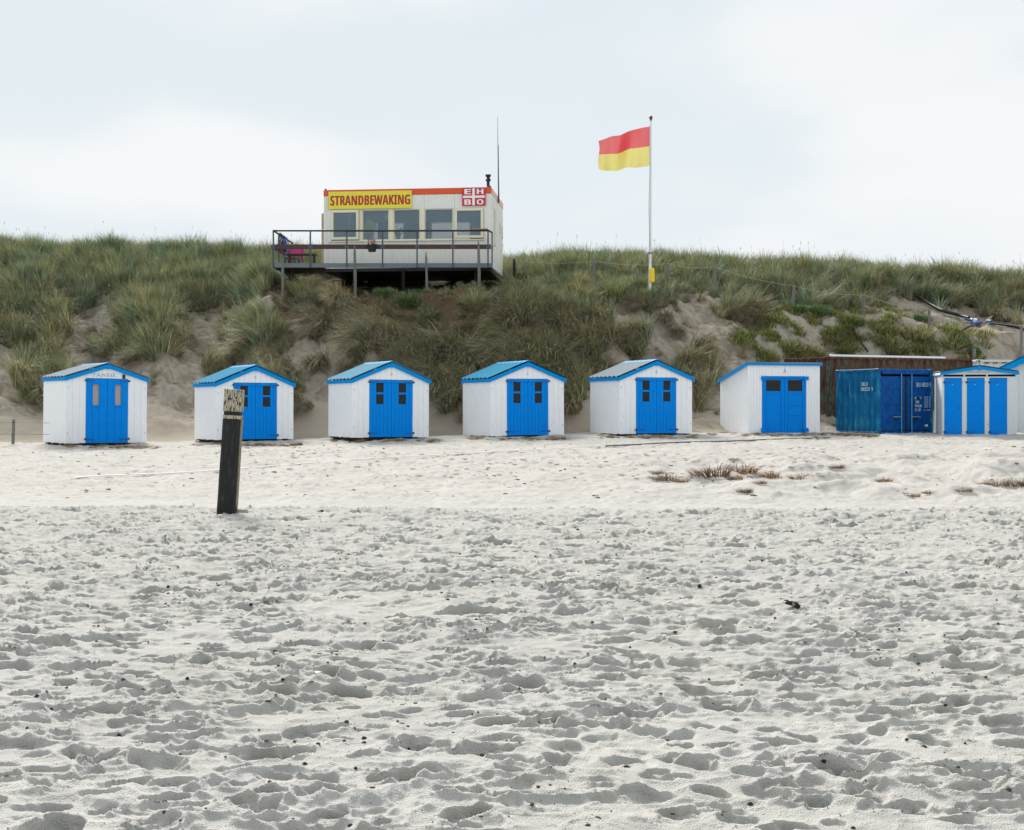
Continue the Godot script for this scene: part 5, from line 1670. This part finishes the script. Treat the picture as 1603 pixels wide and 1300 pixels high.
func build_litter() -> void:
	# dark lumps of washed-up weed that can be told apart
	var lumps := [[263, 918, 0.05], [393, 950, 0.045], [293, 1063, 0.035], [442, 1066, 0.035], [186, 1153, 0.035], [504, 802, 0.08], [422, 1230, 0.03], [549, 1294, 0.035], [1095, 918, 0.075], [1375, 1018, 0.05], [1431, 1027, 0.03], [1290, 1195, 0.042], [1045, 1161, 0.025], [1175, 1258, 0.035], [905, 830, 0.05], [1240, 832, 0.05], [1515, 822, 0.05], [720, 868, 0.04], [1480, 1110, 0.03], [80, 1110, 0.03], [640, 1172, 0.028], [900, 1045, 0.03], [1010, 1235, 0.026], [1340, 990, 0.035]]
	for k in lumps.size():
		var e: Array = lumps[k]
		var p := fg_hit(e[0], e[1])
		rng.seed = 500 + k
		var s: float = e[2] * 0.38
		var o := part(self, "weed_lump", lump(600 + k, Vector3(s, s * 0.62, s * 0.7)), M.weed, Transform3D(Basis(Vector3.UP, rng.randf() * TAU), p + Vector3(0, -0.004, 0)))
		tag(o, "small black lump of washed up weed on trampled sand", "weed", "black lumps of weed on the foreshore")
	# driftwood piece
	var dp := fg_hit(1240, 950)
	var dw := thing("driftwood", "dark forked piece of driftwood lying on trampled sand", "driftwood", Transform3D(Basis(Vector3.UP, 0.3).scaled(Vector3.ONE * 0.6), dp))
	var db := MB.new()
	db.tube([Vector3(-0.09, 0.05, 0.0), Vector3(-0.02, 0.045, 0.01), Vector3(0.05, 0.02, 0.02), Vector3(0.09, -0.01, 0.02)], [0.018, 0.03, 0.038, 0.03], 9)
	part(dw, "stem", db.mesh(), M.weed)
	var d2 := MB.new()
	d2.tube([Vector3(-0.03, 0.05, 0.01), Vector3(-0.08, 0.085, 0.02), Vector3(-0.13, 0.09, 0.02)], [0.016, 0.011, 0.005], 7)
	part(dw, "twig", d2.mesh(), M.dark_wood)
	part(dw, "broken_face", lump(31, Vector3(0.024, 0.03, 0.02)), M.worn_wood, Transform3D(Basis(), Vector3(0.0, 0.03, 0.035)))
	var sp := fg_hit(496, 1055)
	tag(part(self, "white_shell", lump(41, Vector3(0.035, 0.014, 0.02)), M.sign_white, Transform3D(Basis(), sp)), "white shell shard shining on the trampled sand", "shell")
	# crumbs nobody could count
	var xf := []; var cs := []; var xs := []; var ss := []
	rng.seed = 812
	for k in 42000:
		var d := lerpf(3.0, 20.2, pow(rng.randf(), 0.8))
		var x := rng.randf_range(-1, 1) * fg_half(d) * 0.98
		if nz2.get_noise_2d(x * 5.0, d * 5.0 + 400.0) < rng.randf_range(-0.35, 0.35):
			continue
		var s := 0.0016 + 0.007 * pow(rng.randf(), 11.0)
		xf.append(Transform3D(Basis(Vector3.UP, rng.randf() * TAU).scaled(Vector3(s * rng.randf_range(0.8, 2.2), s * rng.randf_range(0.6, 1.2), s * rng.randf_range(0.7, 1.3))), Vector3(x, sand_height(x, d) + s * 0.2, -d)))
		var t := rng.randf_range(0.02, 0.09)
		cs.append(Color(t * 1.15, t, t * 0.8))
		if k % 50 == 0:
			var x2 := x + 0.4
			xs.append(Transform3D(Basis(Vector3.UP, rng.randf() * TAU).scaled(Vector3(s * 1.6, s * 0.5, s)), Vector3(x2, sand_height(x2, d), -d)))
			ss.append(Color(0.8, 0.79, 0.76))
	for k in 1500:
		var d := rng.randf_range(22.5, 38.0)
		var x := rng.randf_range(-1, 1) * (0.42 * d + 1.0)
		var s := 0.006 + 0.022 * pow(rng.randf(), 4.0)
		xf.append(Transform3D(Basis(Vector3.UP, rng.randf() * TAU).scaled(Vector3(s * rng.randf_range(1.0, 2.6), s * 0.6, s)), Vector3(x, H(x, d), -d)))
		cs.append(Color(0.13, 0.10, 0.07).lerp(Color(0.25, 0.18, 0.11), rng.randf()))
	scatter("weed_crumbs", "tiny dark crumbs of weed and shell strewn over the sand", "debris", lump(3, Vector3.ONE), M.crumb, xf, cs)
	scatter("shell_crumbs", "tiny white shell fragments strewn over the sand", "debris", lump(4, Vector3.ONE), M.crumb, xs, ss)

	# brown clumps of dead marram on the upper beach
	var clump: Array = []
	for k in 4:
		clump.append(tuft(260, 0.30, 0.16, 0.42, 1.2, 0.9, 0.012, 700 + k, -0.5))
	var spots := [[1112, 744, 52], [1157, 740, 46], [1200, 747, 34], [1040, 752, 32], [1066, 754, 20], [1255, 750, 30], [1166, 772, 22], [1385, 755, 22], [1555, 761, 36], [1594, 762, 36], [1150, 752, 22], [1190, 758, 18], [1310, 735, 20], [1510, 770, 20], [1030, 742, 20], [1455, 773, 16], [1430, 778, 18]]
	rng.seed = 3
	for k in spots.size():
		var e: Array = spots[k]
		var p := hit(e[0], e[1], 21.0)
		var s: float = e[2] / F * -p.z / 0.52
		var m: StandardMaterial3D = M.dead_clump if k % 3 else M.dead_clump_dark
		var big: bool = e[2] > 30
		var o := part(self, "dead_grass_clump", clump[k % 4], m, Transform3D(Basis(Vector3.UP, rng.randf_range(-0.4, 0.4)).scaled(Vector3(s, s * 0.72, s)), p))
		tag(o, "rust brown clump of dead grass matted on the pale upper sand" if big else "small tuft of dead grass on the pale upper sand", "dead grass", "large dead grass clumps" if big else "small dead grass tufts")
	# dark tide of blown litter along the feet of the huts
	var lx := []; var lc := []
	for e in [[102, 698, 250, 702], [300, 696, 470, 697], [520, 690, 690, 691], [730, 687, 890, 688], [930, 684, 1100, 685], [1110, 680, 1290, 682], [1290, 679, 1375, 683]]:
		for k in 42:
			var t := rng.randf()
			var p := hit(lerpf(e[0], e[2], t), lerpf(e[1], e[3], t) + rng.randf_range(-2.0, 2.0), 30.0)
			lx.append(Transform3D(Basis(Vector3.UP, rng.randf() * TAU).scaled(Vector3.ONE * rng.randf_range(0.15, 0.42)), p - Vector3(0, 0.02, 0)))
			lc.append(Color(0.34, 0.25, 0.155).lerp(Color(0.70, 0.53, 0.34), rng.randf()))
	for k in 260:
		var px := rng.randf_range(380.0, 1320.0)
		var p := hit(px, rng.randf_range(700.0, 750.0), 21.5)
		lx.append(Transform3D(Basis(Vector3.UP, rng.randf() * TAU).scaled(Vector3(1.4, 0.5, 1.0) * rng.randf_range(0.04, 0.15)), p))
		lc.append(Color(0.58, 0.45, 0.31))
	scatter("blown_litter", "brown blown grass litter along the feet of the huts", "litter", clump[1], M.grass, lx, lc)
	# long white hose across the upper sand
	var hp := lay([[113, 750.5], [169, 748], [255, 743.5], [339, 738], [460, 729], [583, 720], [700, 713.5], [800, 708.5], [880, 703.5], [940, 700]], 21.0, 0.022)
	pipe("white_hose", "long white hose lying across the upper sand below the huts", "hose", hp, 0.015, M.sign_white)
	var hq := lay([[948, 699.5], [1000, 697], [1060, 694.5], [1140, 691.5], [1220, 688.5], [1300, 686]], 21.0, 0.01)
	pipe("grey_cable", "grey half buried cable running on from the white hose", "cable", hq, 0.02, M.grey_wood)

# ---------------------------------------------------------------- materials
func make_materials() -> void:
	var grain := noise_tex(1024, 0.16, 4, [[0.0, grey(0.70)], [0.30, grey(0.90)], [0.5, grey(0.97)], [1.0, grey(1.0)]], 1)
	var grain_h := noise_tex(1024, 0.09, 4, [], 2)
	var sand := textured(mat("sand", Color(0.485, 0.48, 0.455).linear_to_srgb(), 0.95), grain, Vector3(0.9, 0.9, 0.9), true, grain_h, 0.7)
	sand.vertex_color_use_as_albedo = true
	sand.metallic_specular = 0.25
	var upper := textured(mat("upper_sand", Color(0.535, 0.53, 0.515).linear_to_srgb(), 0.95), grain, Vector3(0.35, 0.35, 0.35), true, grain_h, 1.5)
	upper.vertex_color_use_as_albedo = true
	upper.metallic_specular = 0.25
	var dune := textured(mat("dune_sand", Color(0.44, 0.41, 0.365).linear_to_srgb(), 0.95), grain, Vector3(0.3, 0.3, 0.3), true, grain_h, 3.0)
	dune.vertex_color_use_as_albedo = true
	dune.metallic_specular = 0.25
	var g := mat("grass", Color(1, 1, 1), 0.65)
	g.vertex_color_use_as_albedo = true
	g.metallic_specular = 0.35
	g.backlight_enabled = true
	g.backlight = Color(0.5, 0.5, 0.45)
	var cr := mat("crumb", Color(1, 1, 1), 0.9)
	cr.vertex_color_use_as_albedo = true
	for e in [["dead_clump", Color(0.40, 0.245, 0.11)], ["dead_clump_dark", Color(0.24, 0.145, 0.075)]]:
		var dm: StandardMaterial3D = g.duplicate()
		dm.albedo_color = e[1].linear_to_srgb()
		M[e[0]] = dm
	# paint: slightly uneven, with faint streaks along the boards
	var wear := noise_tex(512, 0.02, 4, [[0.0, Color(0.955, 0.95, 0.94)], [0.4, Color(0.985, 0.985, 0.98)], [1.0, grey(1.0)]], 5)
	var wear_b := noise_tex(512, 0.025, 4, [[0.0, grey(0.88)], [0.4, grey(0.97)], [1.0, grey(1.0)]], 6)
	textured(mat("white", rgb(244, 248, 253), 0.5), wear, Vector3(1.6, 0.25, 1.6))
	textured(mat("white_side", rgb(244, 248, 253), 0.5), wear, Vector3(1.6, 0.22, 1.6))
	textured(mat("white_panel", rgb(212, 218, 222), 0.55), wear, Vector3(1.2, 0.3, 1.2))
	textured(mat("grey_side", rgb(212, 218, 222), 0.6), wear, Vector3(1.2, 0.3, 1.2))
	textured(mat("white_steel", rgb(222, 224, 222), 0.5), wear, Vector3(0.8, 0.3, 0.8))
	textured(mat("blue", rgb(0, 141, 240), 0.6), wear_b, Vector3(1.8, 0.3, 1.8))
	textured(mat("blue_panel", rgb(0, 136, 236), 0.6), wear_b, Vector3(1.3, 0.6, 1.3))
	textured(mat("blue_trim", rgb(0, 146, 226), 0.6), wear_b, Vector3(1.3, 1.3, 1.3))
	for e in ["blue", "blue_panel", "blue_trim"]:
		M[e].metallic_specular = 0.2
	mat("hinge_blue", rgb(10, 92, 158), 0.5)
	textured(mat("roof_blue", rgb(52, 144, 180), 0.75), wear_b, Vector3(1.0, 1.0, 2.0)).metallic_specular = 0.15
	textured(mat("roof_pale", rgb(100, 156, 180), 0.75), wear_b, Vector3(1.0, 1.0, 2.0)).metallic_specular = 0.15
	textured(mat("roof_white", rgb(146, 158, 168), 0.75), wear_b, Vector3(1.0, 1.0, 2.0)).metallic_specular = 0.15
	mat("iron", rgb(40, 46, 54), 0.6)
	mat("black", rgb(20, 22, 24), 0.6)
	mat("ink", rgb(140, 156, 170), 0.7)
	mat("curtain", rgb(206, 180, 172), 0.9)
	var hg := mat("hut_glass", Color(0.03, 0.05, 0.055, 0.8), 0.08)
	hg.metallic_specular = 0.4
	var lg := mat("clear_glass", Color(0.6, 0.65, 0.65, 0.12), 0.06)
	lg.transparency = BaseMaterial3D.TRANSPARENCY_ALPHA
	hg.transparency = BaseMaterial3D.TRANSPARENCY_ALPHA
	var cg := mat("cabin_glass", Color(0.44, 0.56, 0.62, 0.34), 0.05)
	cg.transparency = BaseMaterial3D.TRANSPARENCY_ALPHA
	var woodn := noise_tex(512, 0.03, 4, [[0.0, grey(0.45)], [0.45, grey(0.8)], [1.0, grey(1.0)]], 8)
	textured(mat("dark_wood", rgb(66, 54, 44), 0.9), woodn, Vector3(2.0, 2.0, 2.0))
	textured(mat("grey_wood", rgb(142, 142, 140), 0.9), woodn, Vector3(5.0, 0.8, 5.0))
	textured(mat("pale_wood", rgb(206, 166, 118), 0.8), woodn, Vector3(1.0, 4.0, 4.0))
	textured(mat("brown_board", rgb(96, 70, 70), 0.8), woodn, Vector3(0.6, 5.0, 5.0))
	# containers: paint with worn and rusty patches
	textured(mat("teal_side", Color(1, 1, 1), 0.5), noise_tex(512, 0.014, 5, [[0.0, rgb(2, 76, 122)], [0.40, rgb(5, 98, 150)], [0.62, rgb(10, 108, 158)], [0.76, rgb(48, 124, 156)], [1.0, rgb(84, 140, 160)]], 12), Vector3(0.6, 0.2, 0.6))
	textured(mat("navy", Color(1, 1, 1), 0.42), noise_tex(512, 0.012, 4, [[0.0, rgb(2, 62, 124)], [0.5, rgb(4, 78, 150)], [1.0, rgb(6, 88, 162)]], 13), Vector3(0.6, 0.6, 0.6))
	M.navy.metallic_specular = 0.25
	M.teal_side.metallic_specular = 0.25
	textured(mat("rust", Color(1, 1, 1), 0.9), noise_tex(512, 0.012, 5, [[0.0, rgb(48, 30, 22)], [0.35, rgb(76, 52, 37)], [0.55, rgb(96, 70, 50)], [0.68, rgb(82, 86, 72)], [0.80, rgb(50, 98, 98)], [1.0, rgb(62, 110, 108)]], 14), Vector3(0.5, 0.28, 0.5))
	textured(mat("rust_dark", Color(1, 1, 1), 0.9), noise_tex(512, 0.02, 5, [[0.0, rgb(42, 28, 24)], [0.45, rgb(82, 46, 34)], [0.66, rgb(120, 58, 36)], [0.75, rgb(84, 92, 82)], [1.0, rgb(70, 100, 96)]], 15), Vector3(0.6, 0.6, 0.6))
	textured(mat("rust_green", Color(1, 1, 1), 0.85), noise_tex(512, 0.02, 5, [[0.0, rgb(40, 40, 34)], [0.5, rgb(58, 72, 62)], [0.7, rgb(84, 92, 76)], [1.0, rgb(120, 70, 46)]], 16), Vector3(0.8, 0.4, 0.8))
	textured(mat("container_roof", rgb(190, 205, 212), 0.4), wear_b, Vector3(1, 1, 1))
	mat("rod", rgb(96, 158, 184), 0.4, 0.3)
	mat("stencil", rgb(205, 228, 232), 0.7)
	mat("badge", rgb(70, 178, 232), 0.5)
	# cabin
	textured(mat("cream", rgb(230, 232, 226), 0.6), wear, Vector3(0.8, 0.25, 0.8))
	mat("cream_frame", rgb(226, 222, 198), 0.55)
	mat("cream_inside", rgb(214, 222, 226), 0.8)
	var bl := mat("blind", rgb(226, 230, 232), 0.9)
	bl.backlight_enabled = true
	bl.backlight = Color(0.9, 0.9, 0.9)
	mat("beige_door", rgb(178, 166, 142), 0.7)
	textured(mat("orange", rgb(226, 86, 36), 0.5), wear_b, Vector3(1, 1, 1))
	mat("orange_pale", rgb(232, 190, 176), 0.6)
	textured(mat("sign_yellow", rgb(232, 222, 62), 0.45), wear, Vector3(0.7, 0.7, 0.7))
	mat("sign_red", rgb(176, 52, 46), 0.6)
	textured(mat("sign_crimson", rgb(204, 46, 66), 0.5), wear_b, Vector3(1, 1, 1))
	mat("sign_white", rgb(240, 240, 240), 0.5)
	mat("steel_dark", rgb(70, 80, 88), 0.5, 0.2)
	mat("steel_grey", rgb(104, 116, 122), 0.5, 0.2)
	mat("steel_black", rgb(44, 46, 50), 0.5, 0.2)
	mat("magenta", rgb(186, 48, 118), 0.4)
	mat("violet", rgb(66, 50, 92), 0.45)
	mat("purple", rgb(112, 84, 126), 0.6)
	mat("pink", rgb(222, 96, 130), 0.7)
	mat("hivis", rgb(196, 214, 72), 0.7)
	mat("locker", rgb(52, 74, 92), 0.6)
	mat("cloth_dark", rgb(34, 44, 74), 0.95)
	mat("cloth_blue", rgb(46, 92, 160), 0.95)
	# flag, fence, pipes
	mat("pole", rgb(225, 230, 234), 0.35)
	mat("finial", rgb(110, 50, 44), 0.5)
	mat("yellow_box", rgb(240, 206, 20), 0.5)
	mat("rope", rgb(168, 168, 148), 0.9)
	for e in [["flag_red", rgb(236, 26, 50)], ["flag_yellow", rgb(243, 230, 108)]]:
		var fm := mat(e[0], e[1], 0.8)
		fm.backlight_enabled = true
		fm.backlight = Color(0.42, 0.42, 0.42)
	mat("black_pipe", rgb(26, 28, 32), 0.45)
	mat("blue_plastic", rgb(36, 84, 160), 0.4)
	# post
	textured(mat("tar_wood", Color(1, 1, 1), 0.75), noise_tex(512, 0.02, 5, [[0.0, rgb(12, 14, 15)], [0.5, rgb(22, 24, 25)], [0.72, rgb(34, 36, 34)], [0.86, rgb(62, 60, 48)], [1.0, rgb(96, 90, 66)]], 22), Vector3(1.8, 0.35, 1.8), false, woodn, 1.0)
	textured(mat("flaked_paint", Color(1, 1, 1), 0.85), noise_tex(512, 0.018, 5, [[0.0, rgb(34, 32, 30)], [0.30, rgb(46, 42, 38)], [0.39, rgb(120, 112, 90)], [0.46, rgb(166, 160, 138)], [0.70, rgb(190, 186, 166)], [0.80, rgb(120, 110, 80)], [1.0, rgb(70, 62, 46)]], 23), Vector3(4.5, 0.8, 4.5), false, woodn, 1.0)
	textured(mat("worn_wood", Color(1, 1, 1), 0.9), noise_tex(512, 0.02, 5, [[0.0, rgb(60, 56, 46)], [0.5, rgb(130, 124, 102)], [1.0, rgb(168, 160, 134)]], 24), Vector3(3.0, 0.8, 3.0), false, woodn, 1.0)
	textured(mat("weed", rgb(42, 36, 32), 0.9), woodn, Vector3(8, 8, 8))

# ---------------------------------------------------------------- sky
func make_sky() -> Sky:
	var w := 1024; var h := 512
	var im := Image.create(w, h, false, Image.FORMAT_RGBF)
	var n := FastNoiseLite.new()
	n.seed = 8
	n.frequency = 1.1
	n.fractal_octaves = 5
	n.fractal_gain = 0.5
	for y in h:
		var el := (0.5 - (y + 0.5) / h) * PI
		for x in w:
			var az := (x + 0.5) / w * TAU
			var v := Vector3(cos(az) * cos(el), sin(el), sin(az) * cos(el))
			var q := v / maxf(0.25, absf(v.y) + 0.22)
			var c := n.get_noise_3d(q.x * 0.8, v.y * 2.0, q.z * 0.8)
			var t := smoothstep(-0.28, 0.30, c)
			var low := exp(-maxf(v.y, 0.0) * 7.0)
			var thin := Color(0.72, 0.805, 0.855)
			var thick := Color(0.885, 0.905, 0.925)
			var col := thin.lerp(thick, t).lerp(Color(0.93, 0.94, 0.955), low * 0.75)
			im.set_pixel(x, y, col)
	var pm := PanoramaSkyMaterial.new()
	pm.panorama = ImageTexture.create_from_image(im)
	var s := Sky.new()
	s.sky_material = pm
	return s

# ---------------------------------------------------------------- main
func _ready() -> void:
	var cam := Camera3D.new()
	cam.name = "camera"
	cam.position = Vector3(0, EYE, 0)
	cam.set_frustum(0.1 * 1300.0 / F, Vector2(0, -0.1 * 18.0 / F), 0.1, 2000.0)
	add_child(cam)
	cam.current = true

	var env := Environment.new()
	env.background_mode = Environment.BG_SKY
	env.sky = make_sky()
	env.background_energy_multiplier = 0.279
	env.tonemap_mode = Environment.TONE_MAPPER_LINEAR
	env.tonemap_exposure = 3.7
	env.sdfgi_enabled = true
	env.ssao_enabled = true
	env.ssil_enabled = true
	var we := WorldEnvironment.new()
	we.environment = env
	add_child(we)

	var sun := DirectionalLight3D.new()
	sun.name = "sun"
	sun.light_energy = 0.5
	sun.light_angular_distance = 18.0
	sun.light_color = Color(1.0, 0.975, 0.94)
	sun.shadow_enabled = true
	add_child(sun)
	sun.look_at_from_position(Vector3.ZERO, Vector3(0.32, -0.74, 0.90), Vector3.UP)

	nz.seed = 3
	nz.noise_type = FastNoiseLite.TYPE_SIMPLEX_SMOOTH
	nz.frequency = 0.1
	nz.fractal_octaves = 2
	nz2.seed = 17
	nz2.noise_type = FastNoiseLite.TYPE_SIMPLEX_SMOOTH
	nz2.frequency = 0.1
	nz2.fractal_octaves = 2

	make_materials()
	for e in [[530, 490, 725, 625, 0.6, 1.2], [735, 462, 905, 640, 0.7, 1.2], [20, 425, 105, 530, 0.6, 1.1], [215, 470, 270, 560, 0.5, 1.1], [1000, 455, 1070, 560, 0.45, 0.9], [380, 480, 440, 560, 0.4, 1.0]]:
		var a := hit(e[0], e[1], 41.0); var b := hit(e[2], e[3], 41.0)
		ridges.append([a.x, -a.z, b.x, -b.z, e[4], e[5]])

	# the setting
	var gp := MB.new()
	gp.quad(Vector3(-900, -0.35, 60), Vector3(900, -0.35, 60), Vector3(900, -0.35, -900), Vector3(-900, -0.35, -900))
	tag(part(self, "ground", gp.mesh(), M.upper_sand_plain if M.has("upper_sand_plain") else M.sand), "flat pale sand reaching to the horizon", "ground", "", "structure")
	build_foreshore()
	sheet("upper_beach_sand", "smooth pale upper beach rising gently to the huts", 20.4, 40.6, 300, 560, M.upper_sand, 4.0, upper_color)
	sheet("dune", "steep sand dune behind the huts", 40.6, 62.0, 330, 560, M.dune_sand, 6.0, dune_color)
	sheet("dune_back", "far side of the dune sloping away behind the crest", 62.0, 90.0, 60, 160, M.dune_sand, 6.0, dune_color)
	build_cabin()
	build_deck()
	build_huts()
	build_containers()
	build_cubicles()
	build_flag()
	build_fence()
	build_pipes()
	build_grass()
	build_tussocks()
	build_post()
	build_litter()
